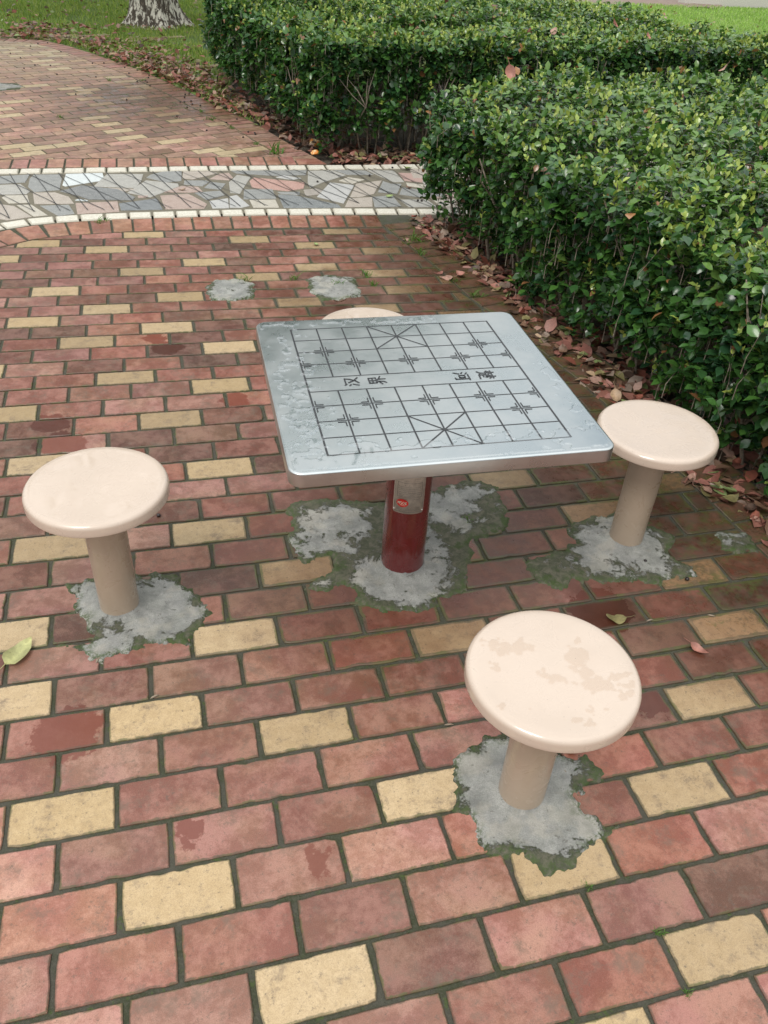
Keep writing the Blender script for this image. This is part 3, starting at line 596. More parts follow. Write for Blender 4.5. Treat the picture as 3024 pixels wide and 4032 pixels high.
# engraved board
GW, GH, GZ = .606, .669, TH+.0004
cx_, cy_ = GW/8, GH/9
mb = MB(); X = lambda i: -GW/2+i*cx_; Y = lambda j: GH/2-j*cy_
LW = .0044
for j in range(10): ribbon(mb, [(X(0), Y(j)), (X(8), Y(j))], LW*.85, GZ)
for i in range(9):
    if i in (0, 8): ribbon(mb, [(X(i), Y(0)), (X(i), Y(9))], LW*1.15, GZ+.0001)
    else: ribbon(mb, [(X(i), Y(0)), (X(i), Y(4))], LW, GZ+.0001); ribbon(mb, [(X(i), Y(5)), (X(i), Y(9))], LW, GZ+.0001)
for j0 in (0, 7):
    ribbon(mb, [(X(3), Y(j0)), (X(5), Y(j0+2))], LW*.9, GZ+.0002); ribbon(mb, [(X(5), Y(j0)), (X(3), Y(j0+2))], LW*.9, GZ+.0003)
for i, j in [(1, 2), (7, 2), (1, 7), (7, 7)]+[(q, 3) for q in (0, 2, 4, 6, 8)]+[(q, 6) for q in (0, 2, 4, 6, 8)]:
    for sx_ in (-1, 1):
        if (i == 0 and sx_ < 0) or (i == 8 and sx_ > 0): continue
        for sy_ in (-1, 1):
            a = (X(i)+sx_*.0075, Y(j)+sy_*.0075)
            ribbon(mb, [(a[0], a[1]+sy_*.019), a], .0030, GZ+.0004); ribbon(mb, [a, (a[0]+sx_*.019, a[1])], .0030, GZ+.0005)
link('board_lines', mb.mesh('board_lines'), INK, top)
GL = {'han':[[(.12,.88),(.26,.76)],[(.05,.62),(.19,.52)],[(.05,.08),(.22,.40)],[(.36,.80),(.90,.80),(.82,.5),(.62,.22),(.34,.04)],[(.42,.64),(.6,.35),(.97,.04)]],
'jie':[[(.2,.97),(.8,.97),(.8,.55),(.2,.55),(.2,.97)],[(.5,.97),(.5,.55)],[(.2,.76),(.8,.76)],[(.5,.55),(.3,.38),(.03,.26)],[(.5,.55),(.7,.38),(.97,.26)],[(.38,.36),(.34,.15),(.18,0)],[(.64,.38),(.64,0)]],
'he':[[(.12,.88),(.26,.76)],[(.05,.62),(.19,.52)],[(.05,.08),(.22,.40)],[(.34,.88),(.99,.88)],[(.86,.88),(.86,.08),(.70,.04)],[(.42,.66),(.68,.66),(.68,.34),(.42,.34),(.42,.66)]],
'chu':[[(.04,.82),(.46,.82)],[(.25,1.),(.25,.52)],[(.25,.8),(.04,.56)],[(.25,.8),(.44,.62)],[(.54,.82),(.97,.82)],[(.75,1.),(.75,.52)],[(.75,.8),(.55,.56)],[(.75,.8),(.97,.58)],[(.18,.47),(.82,.47),(.76,.38)],[(.5,.47),(.5,.1)],[(.5,.28),(.76,.28)],[(.3,.38),(.25,.15),(.06,0)],[(.24,.2),(.5,.05),(.97,.02)]]}
CH = .047
for nm, u, rot in (('han', 1.55, 90), ('jie', 2.5, 90), ('he', 5.62, -90), ('chu', 6.55, -90)):
    c = Vector((-GW/2+u*cx_, (Y(4)+Y(5))/2+(.004 if rot > 0 else 0)))
    mb = MB()
    for k, stq in enumerate(GL[nm]):
        pts = []
        for gx, gy in stq:
            q = Vector(((gx-.5)*CH*.95, (gy-.5)*CH)); a = R(rot); pts.append((c.x+q.x*math.cos(a)-q.y*math.sin(a), c.y+q.x*math.sin(a)+q.y*math.cos(a)))
        ribbon(mb, pts, .0042, GZ+.0006+k*.00002)
    link('river_character', mb.mesh('river_character'), INK, top)
# red pillar
prof = [(.068, .0), (.068, .012), (.068, TH-.036)]
v, f = lathe([(.0678, -.01)]+prof, 64)
# chipped paint at the foot
v = [Vector(p) for p in v]
pil = link('pillar', pymesh('pillar', v, f, True), RED, table)
v, f = lathe([(.073, -.008), (.073, .012), (.0705, .020), (.0685, .024)], 64)
v = [(x*(1+.02*mn.noise(Vector((x*40, y*40, z*60)))), y*(1+.02*mn.noise(Vector((x*40, y*40, z*60+5)))), z+(.010*mn.noise(Vector((x*60, y*60, 3))) if z > .01 else 0)) for x, y, z in v]
CCOL = flat_mat('cement_collar', (.24, .24, .235), .8)
link('cement_collar', pymesh('cement_collar', v, f, True), CCOL, table)
v, f = lathe([(.068, TH-.040), (.11, TH-.038), (.11, TH-.0382)], 48); link('mounting_plate', pymesh('mounting_plate', v, f, True), RED, table)
# name plate wrapped on the pillar, facing the photographer
pa = math.atan2(CAM.y-TB[1], CAM.x-TB[0])+.0316+R(3)
def wrap(u, z, rr=.0690): a = pa+u/rr; return (rr*math.cos(a), rr*math.sin(a), z)
PW, PZ0, PZ1 = .0485, .258, .440
v = []; f = []
NU = 24
def plate_low(u): return PZ0+.010*(abs(u)/PW)**6
for lay, rr in ((0, .0682), (1, .0692)):
    for k in range(NU+1):
        u = -PW+2*PW*k/NU
        c = .006 if abs(abs(u)-PW) < 1e-6 else 0
        v.append(wrap(u, PZ0+c, rr)); v.append(wrap(u, PZ1-c, rr))
o2 = 2*(NU+1)
for k in range(NU):
    a = 2*k; f.append((o2+a, o2+a+2, o2+a+3, o2+a+1)); f.append((a, o2+a, o2+a+1, a+1) if k == 0 else (a, a+2, o2+a+2, o2+a))
f.append((2*NU, 2*NU+1, o2+2*NU+1, o2+2*NU))
plate = link('name_plate', pymesh('name_plate', v, f, True), STEEL, table)
def wribbon(mb, pts, wd, rr):
    for (a, b) in zip(pts, pts[1:]):
        a = Vector(a); b = Vector(b); d = (b-a)
        if d.length < 1e-7: continue
        d.normalize(); nn = Vector((-d.y, d.x))*wd/2
        m_ = max(1, int(abs(b.x-a.x)/.006))
        for i in range(m_):
            p = a.lerp(b, i/m_); q = a.lerp(b, (i+1)/m_)
            mb.add([wrap(*(p-nn), rr), wrap(*(q-nn), rr), wrap(*(q+nn), rr), wrap(*(p+nn), rr)], [(0, 1, 2, 3)])
mb = MB()
r_ = .0695
bx0, bx1, bz0, bz1 = -.036, .038, .318, .368
wribbon(mb, [(bx0, bz0), (bx1, bz0), (bx1, bz1), (bx0, bz1), (bx0, bz0)], .0008, r_)
wribbon(mb, [(-PW+.004, PZ0+.006), (PW-.004, PZ0+.006)], .0006, r_); wribbon(mb, [(-PW+.004, PZ0+.006), (-PW+.004, PZ1-.006)], .0006, r_); wribbon(mb, [(PW-.004, PZ0+.006), (PW-.004, PZ1-.006)], .0006, r_)
for row, (z_, a, b, hh) in enumerate([(.361, -.015, .020, .0032), (.354, -.033, .034, .002), (.348, -.033, .030, .002), (.342, -.033, .034, .002), (.335, -.031, .035, .003), (.3285, -.033, .035, .0022), (.3225, -.030, .028, .002), (.312, -.034, -.008, .0022), (.312, .014, .036, .0022), (.281, -.032, .033, .002), (.2765, -.038, .038, .0022), (.272, -.036, .036, .0022), (.267, -.028, .028, .002), (.375, -.02, .022, .0016), (.382, .012, .030, .002), (.398, -.03, .034, .003), (.408, -.03, .034, .003), (.418, -.03, .034, .003)]):
    u = a
    while u < b:
        wd = random.uniform(.6, 1.)*hh; step = hh*1.25 if row else .012
        wribbon(mb, [(u, z_), (u+wd, z_)], hh*.16, r_); wribbon(mb, [(u+wd*.5, z_-hh*.45), (u+wd*.5, z_+hh*.45)], hh*.16, r_+.00005); wribbon(mb, [(u, z_-hh*.4), (u+wd, z_-hh*.4)], hh*.14, r_)
        u += step
link('plate_print', mb.mesh('plate_print'), INK, plate)
# red oval emblem with its four letters
vv = [wrap(-.019, .296, r_+.0002)]+[wrap(-.019+.0185*math.cos(a), .296+.0142*math.sin(a), r_+.0002) for a in np.linspace(0, 2*math.pi, 33)[:-1]]
em = link('oval_emblem', pymesh('oval_emblem', vv, [(0, 1+i, 1+(i+1) % 32) for i in range(32)]), OVAL, plate)
mb = MB(); r3 = r_+.0006
LT = {'N':[[(0,0),(0,1),(1,0),(1,1)]], 'S':[[(1,.9),(.5,1.1),(.05,.8),(.5,.45),(.95,.15),(.5,-.25),(0,-.1)]], 'C':[[(1,.85),(.6,1),(.15,.8),(0,.5),(.15,.2),(.6,0),(1,.15)]]}
for i, ch in enumerate('NSCC'):
    for stq in LT[ch]: wribbon(mb, [(-.0325+i*.0072+x*.0054, .2920+y*.0088) for x, y in stq], .0014, r3)
wribbon(mb, [(-.026, .288), (-.010, .288)], .0008, r3)
link('emblem_lettering', mb.mesh('emblem_lettering'), PALEINK, em)
for u, z_ in ((-PW+.005, PZ0+.011), (PW-.005, PZ0+.011), (-PW+.005, PZ1-.011), (PW-.005, PZ1-.011)):
    bm = bmesh.new(); bmesh.ops.create_uvsphere(bm, u_segments=12, v_segments=8, radius=.0032); me = bpy.data.meshes.new('rivet'); bm.to_mesh(me); bm.free(); smooth(me)
    o = link('rivet', me, flat_mat('rivet_metal', (.7, .68, .64), .3, 1.) if 'rivet_metal' not in bpy.data.materials else bpy.data.materials['rivet_metal'], plate); o.location = wrap(u, z_, .0700)

# ------------------------------------------------------------------ rain water
def puddles(name, base, x0, x1, y0, y1, field, st=.003, T=.0016, rot=0.):
    def fn(X, Y):
        D = np.array([field(x, y) for x, y in zip(X.ravel(), Y.ravel())]).reshape(X.shape)
        return D, .0003+T*np.sqrt(np.clip(D/.045, 0, 1)), {}
    me = gridmesh(name, x0, x1, y0, y1, st, fn); o = link(name, me, WATER); o.location = base; o.rotation_euler = (0, 0, rot); return o
H = TS/2
def tf(x, y):
    if max(abs(x), abs(y)) > H-.012: return -1
    n = mn.fractal(Vector((x*17, y*24, 4.2)), .5, 2., 3); n2 = mn.fractal(Vector((x*26, y*36, 8.)), .6, 2., 3)
    fr = y+H; lf = x+H; bk = H-y; rt = H-x
    a = -1.
    a = max(a, .50-abs(fr-.040)/.070+.85*n-.25*(abs(x+.36) < .05)+.20*(abs(x) < .38))     # front strip
    a = max(a, .02-max(0, fr-.02)/.20-max(0, lf-.35)*3+.9*n)        # front-left scatter
    a = max(a, .05-abs(lf-.07)/.10+1.25*n2-.08-.25*(y > .15)-(.6 if y > .3 else 0))      # left strip
    a = max(a, .12-abs(bk-.03)/.04+.9*n-(0 if lf < .55 else 1))     # back-left
    a = max(a, .0-abs(rt-.03)/.04+.9*n-(0 if fr < .45 else 1))
    return a
pu = puddles('rainwater', (TB[0], TB[1], TH), -H, H, -H, H, tf, .0026, .0026, -.0316); pu.data.materials.clear(); pu.data.materials.append(WATER2); tag(pu, 'clear rainwater puddles and beads on the steel tabletop', kind='stuff')
def sf(x, y):
    if math.hypot(x, y) > .165: return -1
    n = mn.fractal(Vector((x*16, y*20, 1.7)), .5, 2., 4)
    return max(.10-math.hypot(x-.075, y+.02)/.11*.6+n*.9, -.05-math.hypot(x+.03, y-.02)/.09*.5+n*.9)
# ------------------------------------------------------------------ stools
SH, SR = .4485, .183
def seat_profile():
    p = [(.0001, SH-.0015), (.06, SH-.0013), (.12, SH-.0008), (.150, SH-.0002), (.160, SH)]
    for i in range(1, 9): a = R(90-90*i/8); p.append((SR-.014+.014*math.cos(a)-.0, SH-.014+.014*math.sin(a)))
    p += [(SR+.0006, SH-.024), (SR+.0006, SH-.031)]
    for i in range(1, 5): a = R(-90*i/4); p.append((SR-.0034+.004*math.cos(a), SH-.031+.004*math.sin(a)))
    p += [(SR-.02, SH-.035), (.056, SH-.032), (.0001, SH-.032)]
    return p
v, f = lathe(seat_profile(), 128); SEAT = pymesh('seat', v, f, True)
v, f = lathe([(.0552, -.006), (.0552, SH-.031)], 64); LEGM = pymesh('pillar', v, f, True)
LB = {'L':'beige round stool left of the table, its seat dry and matte', 'R':'beige round stool right of the table beside the hedge, with smeary reflections', 'F':'nearest beige round stool, puddles of rain on its seat', 'B':'beige round stool mostly hidden behind the table'}
SEATROT = {}
for k, (x, y) in STOOLS.items():
    o = empty('stool', (x, y, 0), random.uniform(0, 6)); tag(o, LB[k], 'stool', 'four round stools around the chess table')
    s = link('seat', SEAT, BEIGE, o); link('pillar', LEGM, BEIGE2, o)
pu = puddles('rainwater', (*STOOLS['F'], SH), -.17, .17, -.17, .17, sf, .0022, .0013); pu.data.materials.clear(); pu.data.materials.append(FILMM); tag(pu, 'thin rainwater puddles on the seat of the nearest stool', kind='stuff')

# ------------------------------------------------------------------ leaves
TPL_V = np.array([[0, 0, 0], [-.36, .26, .07], [-.43, .58, .09], [0, 1, -.08], [.43, .58, .09], [.36, .26, .07], [0, .27, 0], [0, .62, .0]])
TPL_F = np.array([[0, 1, 6], [0, 6, 5], [1, 2, 7], [1, 7, 6], [6, 7, 4], [6, 4, 5], [2, 3, 7], [7, 3, 4]])
def leaves(pos, direc, up, length, width, col):
    """vectorised leaf mesh: pos Nx3, direc Nx3 (along the leaf), up Nx3"""
    d = direc/np.linalg.norm(direc, axis=1, keepdims=True); s = np.cross(d, up); s /= np.linalg.norm(s, axis=1, keepdims=True)+1e-9; u = np.cross(s, d)
    T = TPL_V; n = len(pos)
    V = pos[:, None, :]+d[:, None, :]*(T[None, :, 1:2]*length[:, None, None])+s[:, None, :]*(T[None, :, 0:1]*width[:, None, None])+u[:, None, :]*(T[None, :, 2:3]*length[:, None, None])
    Fc = TPL_F[None]+(np.arange(n)*8)[:, None, None]
    C = np.repeat(col[:, None, :], 8, 1)
    return V.reshape(-1, 3), Fc.reshape(-1, 3), C.reshape(-1, 3)
def interp(tab, y): return np.interp(y, [t[0] for t in tab], [t[1] for t in tab])
def fnoise(P, s, seed):
    return np.array([mn.noise(Vector((p[0]*s+seed, p[1]*s, p[2]*s))) for p in P])
# hedge = set of twigs sampled over its faces; each twig carries several leaves
def make_hedge(name, label, tops, n_scale, leafL, seed, group, stems, gap=.08):
    rg = np.random.default_rng(seed)
    P = []; N = []
    for kind, cnt, fnc in tops:
        p, nn = fnc(rg, int(cnt*n_scale)); P.append(p); N.append(nn)
    P = np.concatenate(P); N = np.concatenate(N)
    b = fnoise(P, 3.1, seed)+.6*fnoise(P, 8., seed+5)
    depth = rg.gamma(1.5, .030, len(P)); P = P+N*(b*.10-depth+.02+(rg.random(len(P)) < .05)*rg.uniform(0, .07, len(P)))[:, None]
    # gaps low on the faces
    low = np.clip((.34-P[:, 2])/.34, 0, 1); keep = (rg.random(len(P)) > low*.62) & ~((P[:, 2] < gap+.05*fnoise(P, 4., seed+8)) & (rg.random(len(P)) < .85))
    keep &= ~((fnoise(P, 5., seed+3) < -.12) & (np.abs(N[:, 2]) < .5) & (rg.random(len(P)) < .8))
    P, N, depth = P[keep], N[keep], depth[keep]
    up = np.array([0, 0, 1.])
    tw = N*.55+up*rg.uniform(.3, 1.1, (len(P), 1))+rg.normal(0, .42, (len(P), 3)); tw /= np.linalg.norm(tw, axis=1, keepdims=True)
    Tn = len(P); tl = rg.uniform(.05, .11, Tn)
    tone = rg.normal(0, 1, Tn); isnew = ((rg.random(Tn) < np.where(N[:, 2] > .5, .52, .15)) & (depth < .06))
    LP = []; LD = []; LU = []; LL = []; LWd = []; LC = []
    K = 7
    for k in range(K):
        t = k/(K-1); base = P-tw*(tl*(1-t))[:, None]
        a = k*2.4+rg.uniform(0, 6.28, Tn)*0+tone*9
        o1 = np.cross(tw, up)+1e-3; o1 /= np.linalg.norm(o1, axis=1, keepdims=True); o2 = np.cross(tw, o1)
        rad = o1*np.cos(a)[:, None]+o2*np.sin(a)[:, None]
        opn = np.where(isnew & (t > .6), .45, 1.15+.25*rg.random(Tn))
        d = tw*np.cos(opn)[:, None]*.9+rad*np.sin(opn)[:, None]+rg.normal(0, .18, (Tn, 3))
        L = leafL*rg.uniform(.65, 1.25, Tn)*np.where(N[:, 2] > .5, .92, 1.)*np.where(isnew & (t > .6), .62, 1.)
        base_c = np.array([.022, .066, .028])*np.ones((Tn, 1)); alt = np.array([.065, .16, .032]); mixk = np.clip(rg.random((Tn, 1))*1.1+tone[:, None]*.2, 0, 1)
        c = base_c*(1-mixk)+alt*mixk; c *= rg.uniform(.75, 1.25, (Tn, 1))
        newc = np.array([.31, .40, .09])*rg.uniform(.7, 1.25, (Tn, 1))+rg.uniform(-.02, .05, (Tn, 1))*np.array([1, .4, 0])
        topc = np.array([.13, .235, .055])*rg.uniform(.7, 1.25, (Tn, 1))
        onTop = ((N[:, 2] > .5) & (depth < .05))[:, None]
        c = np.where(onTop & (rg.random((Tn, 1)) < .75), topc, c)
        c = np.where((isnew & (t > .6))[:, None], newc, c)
        c = np.where(rg.random((Tn, 1)) < .012, np.array([.33, .16, .07])*rg.uniform(.5, 1.2, (Tn, 1)), c)
        upv = up*1.+rad*.2+rg.normal(0, .25, (Tn, 3)); upv = np.where((np.abs((d*up).sum(1)) > .9)[:, None], N+rad, upv)
        LP.append(base); LD.append(d); LU.append(upv); LL.append(L); LWd.append(L*rg.uniform(.62, .86, Tn)); LC.append(c)
    V, Fc, C = leaves(*[np.concatenate(q) for q in (LP, LD, LU, LL, LWd, LC)])
    root = empty(name, (0, 0, 0)); tag(root, label, 'hedge', group)
    print(name, 'leaves', len(V)//8)
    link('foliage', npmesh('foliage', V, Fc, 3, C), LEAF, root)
    # twigs
    mbt = MB(); sel = rg.choice(Tn, min(Tn, int(Tn*.35)), replace=False)
    for i in sel:
        p = P[i]; q = p-tw[i]*(tl[i]+.02); vv, ff = tube([q-np.array([0, 0, .06]), q, p], [.0022, .0017, .001], 3); mbt.add(vv, ff)
    for sx, sy, hx, hy, hz, r0 in stems(rg):
        a = np.array([sx, sy, -.03]); e = np.array([hx, hy, hz]); m1 = a*.65+e*.35+rg.normal(0, .035, 3); m2 = a*.3+e*.7+rg.normal(0, .04, 3)
        vv, ff = tube([a, m1, m2, e], [r0, r0*.85, r0*.6, r0*.3], 6); mbt.add(vv, ff)
        for _ in range(4):
            t = rg.uniform(.2, .9); s = a*(1-t)+e*t+0; s = (m1 if t < .5 else m2)*.9+s*.1; e2 = s+np.array([rg.normal(0, .07), rg.normal(0, .07), rg.uniform(.12, .26)])
            vv, ff = tube([s, (s+e2)/2+rg.normal(0, .02, 3), e2], [r0*.5, r0*.38, r0*.15], 5); mbt.add(vv, ff)
    link('stems', mbt.mesh('stems', True), WOOD, root)
    return root, P, N
# near hedge: long face towards the table, flat top, end by the mosaic band
HF = [(-.6, 2.36), (.6, 2.33), (1.2, 2.27), (1.8, 2.20), (2.5, 2.12), (3.2, 2.04), (3.8, 1.98), (4.2, 1.97), (4.36, 2.02)]
HT2 = .765
def h2_face(rg, n):
    n = n
    y = rg.uniform(.3, 4.32, n); z = rg.beta(1.6, 1.1, n)*(HT2)+.0; x = interp(HF, y)+np.clip((.34-z), 0, 1)*.55+np.clip(z-(HT2-.08), 0, 1)**2*6*.0
    nn = np.stack([-np.ones(n), rg.normal(0, .15, n), np.where(z < .4, -.25, .15)], 1); nn /= np.linalg.norm(nn, axis=1, keepdims=True)
    return np.stack([x, y, z], 1), nn
def h2_end(rg, n):
    x = rg.uniform(1.99, 4.6, n); z = rg.beta(1.6, 1.1, n)*HT2; z = z*(1+.11*np.clip((x-2.05)/.6, 0, 1)); y = 4.40+(x-2)*.02-np.clip(.34-z, 0, 1)*.25
    nn = np.tile([0., 1., .1], (n, 1)); return np.stack([x, y, z], 1), nn
def h2_top(rg, n):
    y = rg.uniform(.3, 4.42, n); x = interp(HF, y)+rg.uniform(0, 1, n)**1.15*np.interp(y, [.3, 1.5, 3, 4.4], [1.3, 2.0, 2.9, 3.1]); z = HT2+.09*np.clip((x-2.05)/.6, 0, 1)*np.clip((y-1.)/1.5, 0, 1)
    e = np.clip(1-(x-interp(HF, y))/.09, 0, 1); z = z-.05*e**2; e2 = np.clip(1-(4.42-y)/.09, 0, 1); z -= .05*e2**2
    nn = np.stack([-e*.7, e2*.7, np.ones(n)], 1); nn /= np.linalg.norm(nn, axis=1, keepdims=True)
    return np.stack([x, y, z], 1), nn
def h2_inner(rg, n):
    y = rg.uniform(.3, 4.3, n); x = interp(HF, y)+.12+rg.uniform(0, .35, n); z = rg.uniform(.08, HT2-.05, n); nn = np.tile([-.7, 0, .7], (n, 1)); return np.stack([x, y, z], 1), nn
def h2_inner2(rg, n):
    p, nn = h2_top(rg, n); p[:, 2] -= rg.uniform(.12, .3, n); return p, nn
def h2_stems(rg):
    for _ in range(150):
        y = rg.uniform(.35, 4.35); x = interp(HF, y)+rg.uniform(.20, .75); yield x, y, x+rg.normal(-.10, .08), y+rg.normal(0, .08), rg.uniform(.5, .76), rg.uniform(.005, .011)
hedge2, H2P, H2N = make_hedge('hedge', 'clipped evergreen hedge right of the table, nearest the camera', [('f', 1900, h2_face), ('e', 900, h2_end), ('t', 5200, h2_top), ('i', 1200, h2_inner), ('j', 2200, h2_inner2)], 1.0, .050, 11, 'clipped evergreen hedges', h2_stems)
# far hedge
HL = [(5.78, 1.62), (6.2, 1.46), (6.8, 1.32), (7.4, 1.21), (7.9, 1.15), (8.6, 1.09), (9.6, 1.1)]
HT1 = .80
def h1_face(rg, n):
    x = rg.uniform(1.6, 5.7, n); z = rg.beta(1.6, 1.1, n)*HT1; y = 5.80+np.clip(.32-z, 0, 1)*.35+np.clip(1.75-x, 0, 1)*.3
    nn = np.tile([0, -1., .1], (n, 1)); return np.stack([x, y, z], 1), nn
def h1_left(rg, n):
    y = rg.uniform(5.8, 9.4, n); z = rg.beta(1.6, 1.1, n)*HT1; x = interp(HL, y)+np.clip(.32-z, 0, 1)*.6
    nn = np.tile([-.95, -.3, .1], (n, 1)); return np.stack([x, y, z], 1), nn
def h1_top(rg, n):
    y = 5.8+rg.uniform(0, 1, n)**1.25*3.6; x = interp(HL, y)+rg.uniform(0, 1, n)*(np.interp(y, [5.8, 9.4], [5.75, 4.9])-interp(HL, y))
    e = np.clip(1-(y-5.8)/.1, 0, 1); e2 = np.clip(1-(x-interp(HL, y))/.1, 0, 1); z = HT1-.05*e**2-.05*e2**2
    nn = np.stack([-e2*.7, -e*.7, np.ones(n)], 1); nn /= np.linalg.norm(nn, axis=1, keepdims=True); return np.stack([x, y, z], 1), nn
def h1_right(rg, n):
    y = rg.uniform(5.8, 9.4, n); z = rg.uniform(.2, HT1, n); x = np.interp(y, [5.8, 9.4], [5.75, 4.9]); nn = np.tile([1., 0, .1], (n, 1)); return np.stack([x, y, z], 1), nn
def h1_inner(rg, n):
    x = rg.uniform(1.75, 4.6, n); y = rg.uniform(5.95, 6.3, n); z = rg.uniform(.1, HT1-.08, n); nn = np.tile([0, -.7, .7], (n, 1)); return np.stack([x, y, z], 1), nn
def h1_stems(rg):
    for _ in range(110):
        x = rg.uniform(1.75, 4.5); y = 5.8+rg.uniform(.15, .6); yield x, y, x+rg.normal(0, .16), y+rg.normal(-.08, .1), rg.uniform(.45, .75), rg.uniform(.006, .012)
    for _ in range(50):
        y = rg.uniform(5.95, 8.6); x = interp(HL, y)+rg.uniform(.22, .6); yield x, y, x+rg.normal(-.1, .12), y+rg.normal(0, .12), rg.uniform(.45, .75), rg.uniform(.006, .012)
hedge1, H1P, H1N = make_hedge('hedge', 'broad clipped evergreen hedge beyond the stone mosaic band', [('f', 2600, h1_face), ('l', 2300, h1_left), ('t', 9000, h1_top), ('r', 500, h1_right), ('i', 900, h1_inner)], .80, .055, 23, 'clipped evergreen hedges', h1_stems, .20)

# ------------------------------------------------------------------ fallen leaves
def dead_mesh(name, L, Wd, curl, fold, col, seed, pointy=1.):
    rr = random.Random(seed); NV = 9; v = []; f = []; c = []
    for i in range(NV):
        t = i/(NV-1); wv = Wd*(math.sin(math.pi*min(1, t**.8))**(.75) if 0 < t < 1 else .02)*(1-.25*t*pointy)
        for k, s in enumerate((-1, -.5, 0, .5, 1)):
            x = s*wv*(1+rr.uniform(-.05, .05)); y = (t-.5)*L; z = fold*abs(s)**1.3*wv + curl*L*(t-.5)**2*2 + rr.uniform(-.0012, .0012)+.002*math.sin(t*9+s*2+seed)
            v.append((x, y, z))
    for i in range(NV-1):
        for k in range(4): a = i*5+k; f.append((a, a+1, a+6, a+5))
    n0 = len(v)
    y0 = -.5*L; tv, tf_ = tube([(0, y0+.003, curl*L*.5), (.002, y0-.012, curl*L*.5+.003), (.006, y0-.026, curl*L*.5+.009)], [.0011, .0009, .0007], 4)
    v += [tuple(q) for q in tv]; f += [tuple(n0+i for i in q) for q in tf_]
    me = pymesh(name, v, f, True); a = me.color_attributes.new('tint', 'FLOAT_COLOR', 'POINT')
    cc = []
    for i, p in enumerate(v):
        k = 1+.18*math.sin(p[0]*120+seed)+.12*math.cos(p[1]*90+seed*2); k *= (1.15 if i < n0 and abs(p[0]) < .0015 else 1); cc += [min(1, max(0, q*k)) for q in col]+[1]
    a.data.foreach_set('color', cc); me.materials.append(DEAD); return me
DCOL = [('pinkish', (.38, .17, .13)), ('rust red', (.27, .09, .06)), ('brown', (.19, .11, .07)), ('tan', (.42, .29, .18)), ('olive', (.24, .21, .09)), ('dull red', (.33, .14, .11)), ('greenish', (.26, .34, .13)), ('pale grey brown', (.31, .23, .18)), ('dark brown', (.10, .062, .045)), ('dusty pink', (.45, .27, .21))]
VAR = []
for i in range(20):
    nm, c = DCOL[i % 10]; VAR.append((nm, dead_mesh('fallen_leaf', random.uniform(.060, .080), random.uniform(.020, .027), random.uniform(.15, .55), random.uniform(-.1, .5), c, i)))
VAR.append(('yellow olive', dead_mesh('fallen_leaf', .078, .024, .2, .3, (.40, .40, .18), 33)))
def put(var, x, y, z=0., rz=None, tilt=0., s=1., label=None, group=None):
    nm, me = VAR[var]; o = bpy.data.objects.new('fallen_leaf', me); COL.objects.link(o)
    o.location = (x, y, z+.004); o.scale = (s, s, s)
    ax = random.uniform(0, 6.28); o.rotation_euler = (tilt*math.cos(ax), tilt*math.sin(ax), rz if rz is not None else random.uniform(0, 6.28))
    tag(o, label, 'leaf', group); return o
# single ones that stand out
put(20, -.155, .955, .002, R(-35), .08, 1.35, 'large yellow green leaf on the bricks in front of the left stool', 'fallen leaves')
put(0, 1.725, .585, .0, R(215), .05, .78, 'small pink leaf lying alone on the dark bricks right of the nearest stool', 'fallen leaves')
put(4, 1.545, .752, .0, R(70), .15, .95, 'olive brown leaf curled on the bricks between the nearest and the right stool', 'fallen leaves')
put(3, 1.205, .345, .002, R(60), .1, .6, 'orange tan leaf under the seat of the nearest stool', 'fallen leaves')
put(2, 1.19, 3.10, .02, R(80), .5, 1.0, 'curled dark brown leaf just behind the table and its rear stool', 'fallen leaves')
put(6, 1.229, 3.972, .0, R(10), .05, .62, 'small pale green leaf on a yellow brick behind the table', 'fallen leaves')
put(9, 1.788, 4.0, .0, R(100), .1, .7, 'small pinkish leaf near a grass tuft at the corner of the near paving', 'fallen leaves')
put(9, 1.85, 3.385, .0, R(80), .1, 1.15, 'pale pink leaf lying flat right of the square concrete patch', 'fallen leaves')
put(5, 1.83, 3.46, .0, R(95), .1, .8, 'dull red leaf just behind a pale pink one near the hedge', 'fallen leaves')
put(0, 1.94, 3.40, .01, R(20), .4, 1.0, 'pink leaf with its stalk up, nearest the hedge behind the table', 'fallen leaves')
put(7, 1.885, 2.13, .0, R(50), .1, .8, 'pale brown leaf on the dark bricks beside the table corner', 'fallen leaves')
_a = px(1608, 742); put(1, *_a, .002, R(30), .3, .75, 'small rust red leaf on the stone mosaic near the hedge', 'fallen leaves')
_a = px(717, 750); put(3, *_a, .002, R(80), .2, .7, 'small tan leaf on the stone mosaic, towards the left', 'fallen leaves')
_a = px(1532, 778); put(6, *_a, .002, R(80), .2, .8, 'dark green leaf on the mosaic stones before the near hedge', 'fallen leaves')
_a = px(1600, 668); put(6, *_a, .004, R(120), .3, 1.2, 'green leaf across the far kerb of the mosaic', 'fallen leaves')
def hedge_top(x, y, z, var, lab, s=1., tilt=1.0, rz=0.): put(var, x, y, z, rz, tilt, s, lab, 'fallen leaves')
def pxz(x, y, z): return px(x, y, z)
